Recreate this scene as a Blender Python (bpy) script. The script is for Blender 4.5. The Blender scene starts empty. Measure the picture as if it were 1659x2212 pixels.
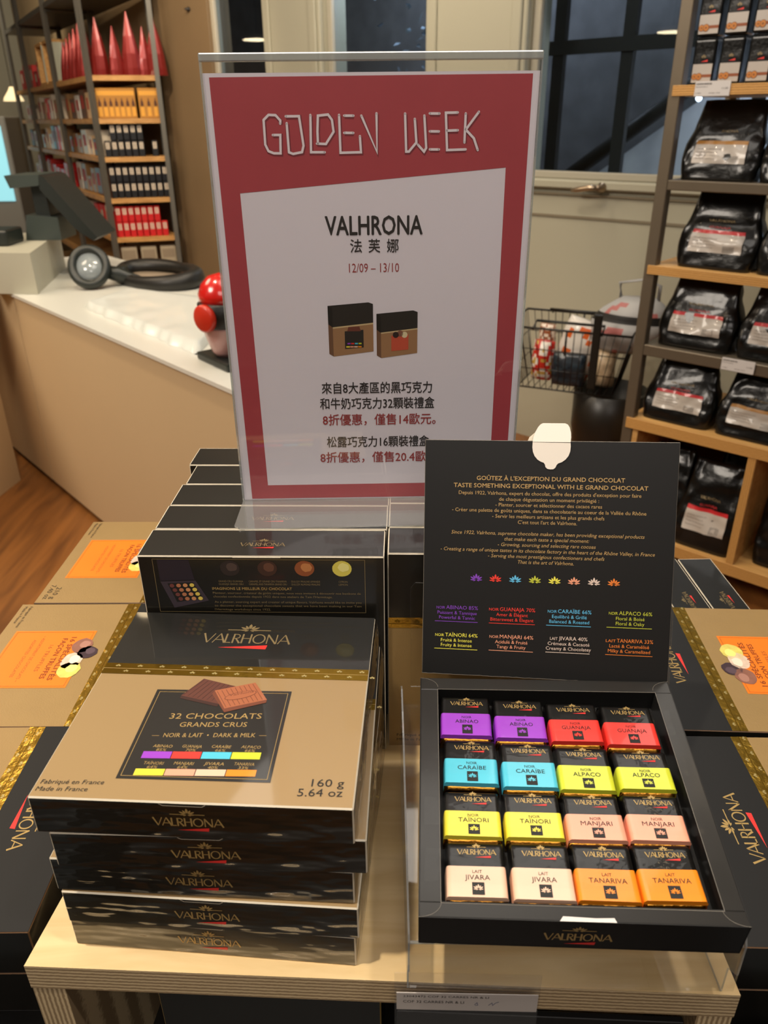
import bpy, bmesh, math, random
from math import sin, cos, pi, radians
from mathutils import Matrix, Vector, Euler, noise as mnoise
random.seed(7)
scn = bpy.context.scene
COL = scn.collection
Z0 = 1.0                                  # height of the riser's top above the floor
CAMH = 0.45366                            # camera above the riser's top

# ------------------------------------------------------------------ camera
F_PX, PITCH, ROLL = 1677.8, 0.46917, -0.009213
cam_d = bpy.data.cameras.new('camera')
cam = bpy.data.objects.new('camera', cam_d)
COL.objects.link(cam)
fw = Vector((0, cos(PITCH), -sin(PITCH))); up = Vector((0, sin(PITCH), cos(PITCH))); rt = Vector((1, 0, 0))
rx = cos(ROLL) * rt + sin(ROLL) * up
ux = -sin(ROLL) * rt + cos(ROLL) * up
mw = Matrix((rx, ux, -fw)).transposed().to_4x4()
mw.translation = Vector((0, 0, Z0 + CAMH))
cam.matrix_world = mw
cam_d.sensor_fit = 'HORIZONTAL'; cam_d.sensor_width = 36.0
cam_d.lens = F_PX / 1659 * 36
cam_d.clip_start = 0.02; cam_d.clip_end = 100
cam_d.dof.use_dof = True; cam_d.dof.focus_distance = 0.58; cam_d.dof.aperture_fstop = 17
scn.camera = cam

# ------------------------------------------------------------------ world, exposure
w = bpy.data.worlds.new('world'); scn.world = w; w.use_nodes = True
w.node_tree.nodes['Background'].inputs[0].default_value = (1.0, .91, .80, 1)
w.node_tree.nodes['Background'].inputs[1].default_value = 0.25
vs = scn.view_settings
vs.view_transform = 'Standard'; vs.look = 'None'; vs.gamma = 1; vs.use_curve_mapping = False
vs.exposure = 0.0

WARM = (1.0, .86, .68)
def lamp(kind, loc, aim, energy, col=WARM, size=.1, angle=None, blend=.5):
    d = bpy.data.lights.new('light', kind); d.energy = energy; d.color = col
    if kind == 'AREA': d.shape = 'DISK'; d.size = size
    else: d.shadow_soft_size = size
    if kind == 'SPOT': d.spot_size = angle or radians(60); d.spot_blend = blend
    o = bpy.data.objects.new('light', d); COL.objects.link(o)
    o.location = loc
    o.rotation_euler = (Vector(aim) - Vector(loc)).to_track_quat('-Z', 'Y').to_euler()
    return o
# the shop's ceiling spots, then area lamps added as fill light
lamp('SPOT', (-.46, .12, 3.0), (0.0, .45, 1.0), 118, (1, .89, .74), .03, radians(40), .6)
lamp('SPOT', (.60, -.10, 3.0), (.10, .4, 1.0), 44, (1, .94, .88), .05, radians(50), .6)
lamp('SPOT', (1.1, 1.5, 3.05), (1.2, 2.0, 0.6), 48, (1, .92, .82), .06, radians(75), .6)
lamp('SPOT', (-1.1, 2.0, 3.05), (-.75, 2.6, .8), 90, (1, .82, .58), .08, radians(80), .6)
lamp('SPOT', (-1.3, 3.6, 3.05), (-1.9, 5.4, 1.3), 150, (1, .80, .58), .08, radians(80), .6)
lamp('SPOT', (-.3, 2.2, 3.05), (.4, 3.6, 1.0), 34, (1, .82, .60), .08, radians(80), .6)
lamp('AREA', (0.0, -1.2, 3.0), (0, .8, 1.0), 30, (1, .91, .84), 1.6)
lamp('AREA', (-2.6, .6, 3.0), (-1.2, 2.4, .5), 72, (1, .89, .76), 1.2)
lamp('AREA', (-.2, 3.4, 3.1), (-1.6, 5.6, 1.2), 40, (1, .86, .68), .9)
lamp('AREA', (.2, 1.8, 3.0), (.2, 1.9, 0), 22, (1, .93, .84), 1.6)
lamp('AREA', (-2.6, 3.2, 3.0), (-2.6, 3.2, 0), 40, (1, .80, .58), 1.4)

# ------------------------------------------------------------------ materials
def lin(c):
    if isinstance(c, str):
        c = c.lstrip('#'); c = [int(c[i:i + 2], 16) / 255 for i in (0, 2, 4)]
    return tuple(((x / 12.92) if x <= .04045 else ((x + .055) / 1.055) ** 2.4) for x in c) + (1,)
MC = {}
def mat(name, col, rough=.5, metal=0., coat=0., spec=.5, bump=0., bscale=200., bstretch=(1, 1, 1), var=0., vscale=30., emit=0., coatbump=False, coatrough=.05, bdist=.002):
    if name in MC: return MC[name]
    m = bpy.data.materials.new(name); m.use_nodes = True
    nt = m.node_tree; b = nt.nodes['Principled BSDF']
    b.inputs['Base Color'].default_value = lin(col)
    b.inputs['Roughness'].default_value = rough
    b.inputs['Metallic'].default_value = metal
    b.inputs['Specular IOR Level'].default_value = spec
    b.inputs['Coat Weight'].default_value = coat
    b.inputs['Coat Roughness'].default_value = coatrough
    if emit:
        b.inputs['Emission Color'].default_value = lin(col); b.inputs['Emission Strength'].default_value = emit
    tc = nt.nodes.new('ShaderNodeTexCoord')
    if bump:
        mp = nt.nodes.new('ShaderNodeMapping'); mp.inputs['Scale'].default_value = bstretch
        n = nt.nodes.new('ShaderNodeTexNoise'); n.inputs['Scale'].default_value = bscale; n.inputs['Detail'].default_value = 3
        bp = nt.nodes.new('ShaderNodeBump'); bp.inputs['Strength'].default_value = bump; bp.inputs['Distance'].default_value = bdist
        nt.links.new(tc.outputs['Object'], mp.inputs[0]); nt.links.new(mp.outputs[0], n.inputs['Vector'])
        nt.links.new(n.outputs['Fac'], bp.inputs['Height'])
        nt.links.new(bp.outputs[0], b.inputs['Coat Normal' if coatbump else 'Normal'])
    if var:
        n2 = nt.nodes.new('ShaderNodeTexNoise'); n2.inputs['Scale'].default_value = vscale; n2.inputs['Detail'].default_value = 4
        mx = nt.nodes.new('ShaderNodeMix'); mx.data_type = 'RGBA'
        c = lin(col)
        mx.inputs[6].default_value = tuple(x * (1 - var) for x in c[:3]) + (1,)
        mx.inputs[7].default_value = tuple(min(1, x * (1 + var)) for x in c[:3]) + (1,)
        nt.links.new(tc.outputs['Object'], n2.inputs['Vector'])
        nt.links.new(n2.outputs['Fac'], mx.inputs[0]); nt.links.new(mx.outputs[2], b.inputs['Base Color'])
    MC[name] = m
    return m
def clear(name, tint=(1, 1, 1), base=.045, edge=.9, rough=.02, haze=0., hcol=(.9, .9, .9), power=4., bump=0, bscale=60):
    """thin clear plastic: see-through, with a mirror share that grows at grazing angles"""
    if name in MC: return MC[name]
    m = bpy.data.materials.new(name); m.use_nodes = True
    nt = m.node_tree; nt.nodes.clear(); N = nt.nodes.new; Lk = nt.links.new
    out = N('ShaderNodeOutputMaterial'); tr = N('ShaderNodeBsdfTransparent'); gl = N('ShaderNodeBsdfGlossy')
    tr.inputs[0].default_value = tint + (1,); gl.inputs['Roughness'].default_value = rough
    lw = N('ShaderNodeLayerWeight'); lw.inputs[0].default_value = .5
    pw = N('ShaderNodeMath'); pw.operation = 'POWER'; pw.inputs[1].default_value = power
    ml = N('ShaderNodeMath'); ml.operation = 'MULTIPLY_ADD'; ml.inputs[1].default_value = edge; ml.inputs[2].default_value = base
    mx = N('ShaderNodeMixShader')
    Lk(lw.outputs['Facing'], pw.inputs[0]); Lk(pw.outputs[0], ml.inputs[0]); Lk(ml.outputs[0], mx.inputs[0])
    src = tr
    if haze:
        df = N('ShaderNodeBsdfDiffuse'); df.inputs[0].default_value = hcol + (1,)
        m2 = N('ShaderNodeMixShader'); m2.inputs[0].default_value = haze
        Lk(tr.outputs[0], m2.inputs[1]); Lk(df.outputs[0], m2.inputs[2]); src = m2
    if bump:
        tc = N('ShaderNodeTexCoord'); n = N('ShaderNodeTexNoise'); n.inputs['Scale'].default_value = bscale
        bp = N('ShaderNodeBump'); bp.inputs['Strength'].default_value = bump; bp.inputs['Distance'].default_value = .002
        Lk(tc.outputs['Object'], n.inputs['Vector']); Lk(n.outputs['Fac'], bp.inputs['Height']); Lk(bp.outputs[0], gl.inputs['Normal'])
    Lk(src.outputs[0], mx.inputs[1]); Lk(gl.outputs[0], mx.inputs[2]); Lk(mx.outputs[0], out.inputs[0])
    MC[name] = m
    return m
def wood(name, c1, c2, scale=(1, 12, 12), rough=.5, nscale=6., spec=.4, coat=0):
    if name in MC: return MC[name]
    m = bpy.data.materials.new(name); m.use_nodes = True
    nt = m.node_tree; b = nt.nodes['Principled BSDF']; N = nt.nodes.new; Lk = nt.links.new
    tc = N('ShaderNodeTexCoord'); mp = N('ShaderNodeMapping'); mp.inputs['Scale'].default_value = scale
    n = N('ShaderNodeTexNoise'); n.inputs['Scale'].default_value = nscale; n.inputs['Detail'].default_value = 6; n.inputs['Distortion'].default_value = .6
    cr = N('ShaderNodeValToRGB'); cr.color_ramp.elements[0].color = lin(c1); cr.color_ramp.elements[1].color = lin(c2)
    cr.color_ramp.elements[0].position = .32; cr.color_ramp.elements[1].position = .68
    Lk(tc.outputs['Object'], mp.inputs[0]); Lk(mp.outputs[0], n.inputs['Vector']); Lk(n.outputs['Fac'], cr.inputs[0]); Lk(cr.outputs[0], b.inputs['Base Color'])
    b.inputs['Roughness'].default_value = rough; b.inputs['Specular IOR Level'].default_value = spec; b.inputs['Coat Weight'].default_value = coat
    MC[name] = m
    return m
def plyedge(name, axis, c1='#957d5c', c2='#d0b88f', per=.0030):
    """layered plywood edge: bands along one object axis"""
    if name in MC: return MC[name]
    m = bpy.data.materials.new(name); m.use_nodes = True
    nt = m.node_tree; b = nt.nodes['Principled BSDF']; N = nt.nodes.new; Lk = nt.links.new
    tc = N('ShaderNodeTexCoord'); wv = N('ShaderNodeTexWave'); wv.bands_direction = axis
    wv.inputs['Scale'].default_value = .314 / per; wv.inputs['Distortion'].default_value = 1.2; wv.inputs['Detail Scale'].default_value = 3
    cr = N('ShaderNodeValToRGB'); cr.color_ramp.elements[0].color = lin(c1); cr.color_ramp.elements[1].color = lin(c2)
    cr.color_ramp.elements[0].position = .25; cr.color_ramp.elements[1].position = .75
    Lk(tc.outputs['Object'], wv.inputs['Vector']); Lk(wv.outputs['Fac'], cr.inputs[0]); Lk(cr.outputs[0], b.inputs['Base Color'])
    b.inputs['Roughness'].default_value = .6
    MC[name] = m
    return m

# ------------------------------------------------------------------ mesh collector
TXT = {}
def glyphs(s, bold=0., italic=0., space=1.0):
    k = (s, bold, italic, space)
    if k not in TXT:
        cu = bpy.data.curves.new('t', 'FONT'); cu.body = s; cu.resolution_u = 2
        cu.offset = bold; cu.shear = italic; cu.space_character = space
        o = bpy.data.objects.new('t', cu); me = bpy.data.meshes.new_from_object(o)
        vs_ = [(v.co.x, v.co.y) for v in me.vertices]; fs = [tuple(p.vertices) for p in me.polygons]
        bpy.data.objects.remove(o); bpy.data.meshes.remove(me); bpy.data.curves.remove(cu)
        TXT[k] = (vs_, fs)
    return TXT[k]
class G:
    def __init__(s, M=None):
        s.v = []; s.f = []; s.fm = []; s.mats = []; s.M = M or Matrix(); s.lift = .00015; s.sm = []
    def mi(s, m):
        if m not in s.mats: s.mats.append(m)
        return s.mats.index(m)
    def add(s, vs_, fs, m, smooth=False, M=None):
        T = s.M if M is None else M
        o = len(s.v); s.v += [tuple(T @ Vector(v)) for v in vs_]
        i = s.mi(m) if not isinstance(m, list) else None
        for k, f in enumerate(fs):
            s.f.append(tuple(o + a for a in f)); s.fm.append(i if i is not None else s.mi(m[k])); s.sm.append(smooth)
        return s
    def box(s, a, b, m, bevel=0., seg=1, edge=None, faces=None):
        """faces: {'top','front','back','left','right','bottom': material}"""
        bm = bmesh.new()
        P = [bm.verts.new((x, y, z)) for z in (a[2], b[2]) for y in (a[1], b[1]) for x in (a[0], b[0])]
        FF = {'bottom': (0, 2, 3, 1), 'top': (4, 5, 7, 6), 'front': (0, 1, 5, 4), 'back': (2, 6, 7, 3), 'left': (0, 4, 6, 2), 'right': (1, 3, 7, 5)}
        ml = [m] + ([edge] if edge else [])
        for k, q in FF.items():
            f = bm.faces.new([P[i] for i in q])
            if faces and k in faces:
                if faces[k] not in ml: ml.append(faces[k])
                f.material_index = ml.index(faces[k])
        if bevel:
            bmesh.ops.bevel(bm, geom=bm.edges[:], offset=bevel, segments=seg, profile=.6, affect='EDGES', material=(1 if edge else -1))
        bm.verts.index_update()
        s.add([v.co[:] for v in bm.verts], [[v.index for v in f.verts] for f in bm.faces], [ml[f.material_index] for f in bm.faces], smooth=False)
        bm.free()
        return s
    def prism(s, pts, z0, z1, m, side=None):
        n = len(pts)
        s.add([(x, y, z0) for x, y in pts] + [(x, y, z1) for x, y in pts],
              [tuple(range(n))[::-1], tuple(range(n, 2 * n))] + [(i, (i + 1) % n, n + (i + 1) % n, n + i) for i in range(n)],
              [m, m] + [side or m] * n)
        return s
    def tube(s, pts, r, m, n=8, close=False):
        P = [Vector(p) for p in pts]; R = r if isinstance(r, (list, tuple)) else [r] * len(P)
        vs_, fs = [], []
        L = len(P)
        for i, p in enumerate(P):
            d = (P[(i + 1) % L] - P[i - 1]) if close else (P[min(i + 1, L - 1)] - P[max(i - 1, 0)])
            if d.length < 1e-9: d = Vector((0, 0, 1))
            q = d.to_track_quat('Z', 'Y')
            for k in range(n):
                a = 2 * pi * k / n
                vs_.append(tuple(p + q @ Vector((cos(a) * R[i], sin(a) * R[i], 0))))
        for i in range(L if close else L - 1):
            j = (i + 1) % L
            for k in range(n):
                fs.append((i * n + k, i * n + (k + 1) % n, j * n + (k + 1) % n, j * n + k))
        if not close: fs += [tuple(range(n))[::-1], tuple(range((L - 1) * n, L * n))]
        return s.add(vs_, fs, m, True)
    def lathe(s, prof, m, n=24, c=(0, 0, 0), smooth=True, sx=1, sy=1):
        vs_, fs = [], []
        for r, z in prof:
            for k in range(n):
                a = 2 * pi * k / n; vs_.append((c[0] + r * cos(a) * sx, c[1] + r * sin(a) * sy, c[2] + z))
        for i in range(len(prof) - 1):
            for k in range(n): fs.append((i * n + k, i * n + (k + 1) % n, (i + 1) * n + (k + 1) % n, (i + 1) * n + k))
        fs += [tuple(range(n))[::-1], tuple(range((len(prof) - 1) * n, len(prof) * n))]
        return s.add(vs_, fs, m, smooth)
    def grid(s, fn, nu, nv, m, smooth=True):
        vs_ = [fn(i / nu, j / nv) for j in range(nv + 1) for i in range(nu + 1)]
        fs = [(j * (nu + 1) + i, j * (nu + 1) + i + 1, (j + 1) * (nu + 1) + i + 1, (j + 1) * (nu + 1) + i) for j in range(nv) for i in range(nu)]
        return s.add(vs_, fs, m, smooth)
    # ---- printing: local millimetres on the plane s.M (z is the surface normal)
    def p(s, pts, m, lift=1.):
        return s.add([(x / 1000, y / 1000, s.lift * lift) for x, y in pts], [tuple(range(len(pts)))], m)
    def rect(s, x0, y0, x1, y1, m, lift=1.): return s.p([(x0, y0), (x1, y0), (x1, y1), (x0, y1)], m, lift)
    def frame(s, x0, y0, x1, y1, t, m, lift=1.):
        s.rect(x0, y0, x1, y0 + t, m, lift); s.rect(x0, y1 - t, x1, y1, m, lift); s.rect(x0, y0, x0 + t, y1, m, lift); s.rect(x1 - t, y0, x1, y1, m, lift)
    def disc(s, x, y, rx, ry, m, lift=1., n=20, wob=0):
        return s.p([(x + rx * cos(2 * pi * k / n) * (1 + wob * random.uniform(-1, 1)), y + ry * sin(2 * pi * k / n) * (1 + wob * random.uniform(-1, 1))) for k in range(n)], m, lift)
    def text(s, t, x0, x1, y, h, m, bold=0., italic=0., align=None, lift=1.5, space=1., slope=0.):
        """fit string t into x0..x1 (mm); h = cap height (mm); if x1 is None keep natural width, align about x0"""
        if bold and bold < .01 and not any(ord(ch) > 0x2E80 for ch in t): bold = 0
        if bold and x1 is not None:           # heavy lettering: overprinted with small shifts
            for k, (ox, oy) in enumerate(((0, 0), (bold * h, 0), (-bold * h, 0), (0, bold * h), (0, -bold * h))):
                s.text(t, x0 + ox, x1 + ox, y + oy, h, m, 0, italic, align, lift + .3 * k, space, slope)
            return s
        vs_, fs = glyphs(t, bold, italic, space)
        a = min(v[0] for v in vs_); b = max(v[0] for v in vs_)
        sy = h / .682
        if x1 is None:
            sx = sy; wd = (b - a) * sx
            x0 = x0 - (wd / 2 if align == 'c' else wd if align == 'r' else 0)
        else: sx = (x1 - x0) / (b - a)
        return s.add([((x0 + (vx - a) * sx) / 1000, (y + vy * sy + slope * (vx - a) * sx) / 1000, s.lift * lift) for vx, vy in vs_], fs, m)
    def stroke(s, pts, w0, m, w1=None, lift=1.5):
        """flat pen stroke along a polyline, width going from w0 to w1 (mm)"""
        w1 = w0 if w1 is None else w1
        n = len(pts); L_, R_ = [], []
        for i, (x, y) in enumerate(pts):
            def un(a, b):
                d = Vector((b[0] - a[0], b[1] - a[1])); return d / max(d.length, 1e-9)
            d1 = un(pts[i - 1], pts[i]) if i > 0 else None
            d2 = un(pts[i], pts[i + 1]) if i < n - 1 else None
            d1 = d1 or d2; d2 = d2 or d1
            d = (d1 + d2); d = d / max(d.length, 1e-6); nn = Vector((-d.y, d.x))
            k = 1 / max(.45, nn.dot(Vector((-d1.y, d1.x))))
            wd = (w0 + (w1 - w0) * i / max(1, n - 1)) / 2 * k
            L_.append((x + nn.x * wd, y + nn.y * wd)); R_.append((x - nn.x * wd, y - nn.y * wd))
        vs_ = [(a / 1000, b / 1000, s.lift * lift) for a, b in L_ + R_]
        return s.add(vs_, [(n + i, n + i + 1, i + 1, i) for i in range(n - 1)], m)
    def leaf(s, x, y, ang, ln, wd, m, lift=1.5):
        a = radians(ang); dx, dy = cos(a), sin(a)
        pts = []
        for t in (0, .25, .5, .75, 1): pts.append((t, wd / 2 * sin(pi * t) ** .8 if 0 < t < 1 else 0))
        pts += [(t, -b) for t, b in pts[3:0:-1]]
        return s.p([(x + dx * ln * t - dy * b, y + dy * ln * t + dx * b) for t, b in pts], m, lift)
    def emblem(s, x, y, sz, m, lift=1.5):
        """lotus of seven leaves, sz = half width"""
        s.leaf(x, y + .1 * sz, 90, .85 * sz, .34 * sz, m, lift)
        for sg in (1, -1):
            f = (lambda a: a) if sg == 1 else (lambda a: 180 - a)
            s.leaf(x + sg * .12 * sz, y + .05 * sz, f(58), .72 * sz, .26 * sz, m, lift)
            s.leaf(x + sg * .2 * sz, y, f(28), .86 * sz, .26 * sz, m, lift)
            s.leaf(x + sg * .2 * sz, y - .1 * sz, f(0), .8 * sz, .2 * sz, m, lift)
            s.leaf(x + sg * .05 * sz, y - .08 * sz, f(-28), .5 * sz, .16 * sz, m, lift)
    def logo(s, x0, x1, y, h, m, red=None, tri=(.3, .74), emb=True, wt=1., detail=True, slope=0.):
        """maker's mark: flared capitals, lotus with two rules above and a red wedge below"""
        M0 = s.M
        if slope: s.M = s.M @ Matrix.Translation((x0 / 1000, y / 1000, 0)) @ Matrix.Rotation(slope, 4, 'Z') @ Matrix.Translation((-x0 / 1000, -y / 1000, 0))
        Ws = dict(V=.86, A=.9, L=.5, R=.62, H=.78, O=1.0, N=.86); word = 'VALRHONA'; gap = .07
        tot = sum(Ws[c] for c in word) + gap * 7 - .2
        k = (x1 - x0) / tot; X = x0; th = .15 * h * wt; tn = .085 * h * wt
        def S(pts, w0, w1=None): s.stroke([(X + a * k, y + b * h) for a, b in pts], w0, m, w1)
        for i, c in enumerate(word):
            W = Ws[c]
            if c == 'V': S([(0, 1), (W / 2, 0)], th * 1.15, th * .8); S([(W, 1), (W / 2, 0)], tn * 1.1, tn * .8)
            if c == 'A': S([(0, 0), (W / 2, 1)], tn * 1.1, tn * .8); S([(W, 0), (W / 2, 1)], th * 1.15, th * .8); S([(.2, .33), (W - .2, .33)], tn)
            if c == 'L': S([(.08, 1), (.08, 0)], th); S([(.04, .05), (W, .05)], tn, tn * 1.3)
            if c == 'R': S([(.08, 0), (.08, 1)], th); S([(.08, .95), (.34, .95), (.5, .86), (.54, .73), (.48, .58), (.3, .5), (.08, .5)], tn * 1.1); S([(.26, .5), (W, 0)], th * .8, th * 1.2)
            if c == 'H': S([(.08, 0), (.08, 1)], th); S([(W - .08, 0), (W - .08, 1)], th); S([(.08, .52), (W - .08, .52)], tn)
            if c == 'N': S([(.08, 0), (.08, 1)], tn * 1.2); S([(.06, 1), (W - .1, 0)], th); S([(W - .08, 0), (W - .08, 1)], tn * 1.2)
            if c == 'O':
                n = 20
                o_ = [(X + (W / 2 + W / 2 * cos(2 * pi * j / n)) * k, y + (.5 + .52 * sin(2 * pi * j / n)) * h) for j in range(n)]
                i_ = [(X + (W / 2 + (W / 2 - .13 * h / k * wt) * cos(2 * pi * j / n)) * k, y + (.5 + .43 * sin(2 * pi * j / n)) * h) for j in range(n)]
                s.add([(a / 1000, b / 1000, s.lift * 1.5) for a, b in o_ + i_], [(j, (j + 1) % n, n + (j + 1) % n, n + j) for j in range(n)], m)
            X += (W + gap - (.1 if c in 'VA' and i < 2 else 0)) * k
        L_ = x1 - x0
        if emb:
            cx = x0 + .5 * L_; yb = y + 1.50 * h
            s.emblem(cx, yb, .115 * L_, m)
            s.rect(x0 + .25 * L_, yb - .10 * h, x0 + .40 * L_, yb - .02 * h, m, 1.5)
            s.rect(x0 + .60 * L_, yb - .10 * h, x0 + .75 * L_, yb - .02 * h, m, 1.5)
        if red:
            s.p([(x0 + tri[0] * L_, y - .50 * h), (x0 + tri[1] * L_, y - .58 * h), (x0 + (tri[1] + .01) * L_, y - .16 * h)], red, 1.5)
        s.M = M0
    def build(s, name, parent=None, loc=None, **kw):
        me = bpy.data.meshes.new(name); me.from_pydata(s.v, [], s.f)
        for m in s.mats: me.materials.append(m)
        me.polygons.foreach_set('material_index', s.fm); me.polygons.foreach_set('use_smooth', s.sm)
        me.update()
        o = bpy.data.objects.new(name, me); COL.objects.link(o)
        if parent: o.parent = parent
        if loc is not None: o.location = loc
        for k, v in kw.items(): o[k] = v
        return o
def thing(name, label, cat, loc=(0, 0, 0), rot=0., group=None):
    o = bpy.data.objects.new(name, None); COL.objects.link(o); o.empty_display_size = .05
    o.location = loc
    o.rotation_euler = rot if isinstance(rot, (tuple, Euler)) else (0, 0, rot)
    o['label'] = label; o['category'] = cat
    if group: o['group'] = group
    return o
def tag(o, label, cat, group=None):
    o['label'] = label; o['category'] = cat
    if group: o['group'] = group
    return o
def struct(o): o['kind'] = 'structure'; return o
def copy_thing(src, loc, rot, label, group=None):
    r = src.copy(); COL.objects.link(r); r.location = loc
    r.rotation_euler = rot if isinstance(rot, tuple) else (0, 0, rot)
    r['label'] = label
    if group: r['group'] = group
    for ch in src.children:
        c = ch.copy(); COL.objects.link(c); c.parent = r
        for g2 in ch.children:
            d = g2.copy(); COL.objects.link(d); d.parent = c
    return r
def eu(yaw, tilt, roll=0.): return (Matrix.Rotation(yaw, 3, 'Z') @ Matrix.Rotation(tilt, 3, 'X') @ Matrix.Rotation(roll, 3, 'Y')).to_euler()
FRONT = Matrix.Rotation(pi / 2, 4, 'X')                       # print plane x right, y up, normal -Y
def plane_front(y, z=0., x=0.): return Matrix.Translation((x, y, z)) @ FRONT
def plane_top(z, x=0., y=0., rot=0.): return Matrix.Translation((x, y, z)) @ Matrix.Rotation(rot, 4, 'Z')

# palette
BLACK = mat('black_card', '#15130f', .38, spec=.5, coat=.35, coatrough=.12)
BLACKW = mat('black_card_in_wrinkled_film', '#121008', .35, coat=1., bump=1., bscale=15, bstretch=(.8, 1, 2.2), coatbump=True, coatrough=.08, bdist=.010)
BLACKT = mat('black_card_in_smooth_film', '#14130f', .4, coat=1., bump=.06, bscale=14, coatbump=True, coatrough=.04)
MATTE = mat('matte_black_card', '#131211', .5, spec=.4)
GOLDC = mat('gold_card', '#a08252', .42, metal=.25, var=.05, vscale=60, bump=.12, bscale=900)
GOLDT = mat('gold_card_in_smooth_film', '#a1855a', .45, metal=.2, coat=.8, coatrough=.05, bump=.05, bscale=14, coatbump=True)
FOIL = mat('gold_foil', '#d9b04a', .24, metal=1., bump=.35, bscale=120)
PALE = mat('pale_card_edge', '#cfc4ae', .5)
BROWN = mat('brown_card', '#5b3f22', .5)
PGOLD = mat('gold_print', '#b99a5e', .35, metal=.35)
PGOLDD = mat('dull_gold_print', '#8d7a55', .4, metal=.3)
PRED = mat('red_print', '#d8322c', .45)
PBLK = mat('black_print', '#191714', .5)
PWHITE = mat('white_print', '#d9d2cb', .5)
ORANGE = mat('orange_print', '#ef7a12', .45)
COLS = dict(violet=mat('violet_print', '#9a3fc4', .35, coat=.4), red=mat('scarlet_print', '#e4372e', .35, coat=.4),
            blue=mat('sky_blue_print', '#4fc0d8', .35, coat=.4), lime=mat('lime_print', '#c9d032', .35, coat=.4),
            yellow=mat('yellow_print', '#e8d93e', .35, coat=.4), salmon=mat('salmon_print', '#f0a284', .35, coat=.4),
            pink=mat('pale_pink_print', '#eabfa2', .35, coat=.4), orange=mat('tangerine_print', '#ee8a1c', .35, coat=.4))
LC = {k: mat('lid_' + k, c, .5) for k, c in dict(violet='#7a3fae', red='#e0392c', blue='#5db4dc', lime='#b9bd3a', yellow='#e2d94e', salmon='#e49a78', pink='#d8c3b4', orange='#dd7a30', gold='#b3925c').items()}
ACR = clear('clear_acrylic')
ACRE = clear('acrylic_edge', (.86, .92, .92), .25, .6, .05, haze=.18)

# ================================================================== display table and riser
tb = G().box((-.62, .05, -.025), (.62, .90, 0), mat('dark_table_top', '#17140f', .5, var=.2), .002)
t = thing('display_table', 'low black shop table carrying the wooden riser and piles of boxes', 'table', (0, 0, Z0 - .1975))
tb.build('tabletop', t)
for x in (-.58, .54):
    for y in (.08, .83):
        G().box((x, y, -(Z0 - .1975)), (x + .04, y + .04, -.025), MATTE).build('leg', t)

RX0, RX1, RY1 = -.2195, .2035, .705
ry0 = lambda x: .2945 - (x - RX0) / (RX1 - RX0) * .0215
birch = wood('birch_ply_face', '#cfae78', '#e4c896', (1.2, 9, 9), .38, 7, coat=.15)
t = thing('wooden_riser', 'birch plywood bench riser holding the boxes and the tasting box', 'riser', (0, 0, Z0 - .1975))
RH = .1975; TH = .021
pe = plyedge('ply_edge_bands_up', 'Z'); px_ = plyedge('ply_edge_bands_across', 'X')
g = G(); P = [(RX0, ry0(RX0)), (RX1, ry0(RX1)), (RX1, RY1), (-.1775, RY1), (-.1850, .55)]
g.prism(P, RH - TH, RH, birch, pe); g.build('top', t)
for xa, xb, xc, xd in ((RX0 + .0005, RX0 + TH, -.1765, -.1765 + TH), (RX1 - TH, RX1 - .0005, RX1 - TH, RX1 - .0005)):
    g = G(); g.prism([(xa, ry0(xa) + .0005), (xb, ry0(xb) + .0005), (xd, RY1 - .001), (xc, RY1 - .001)], 0, RH - TH, birch, px_); g.build('side_panel', t)

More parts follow.
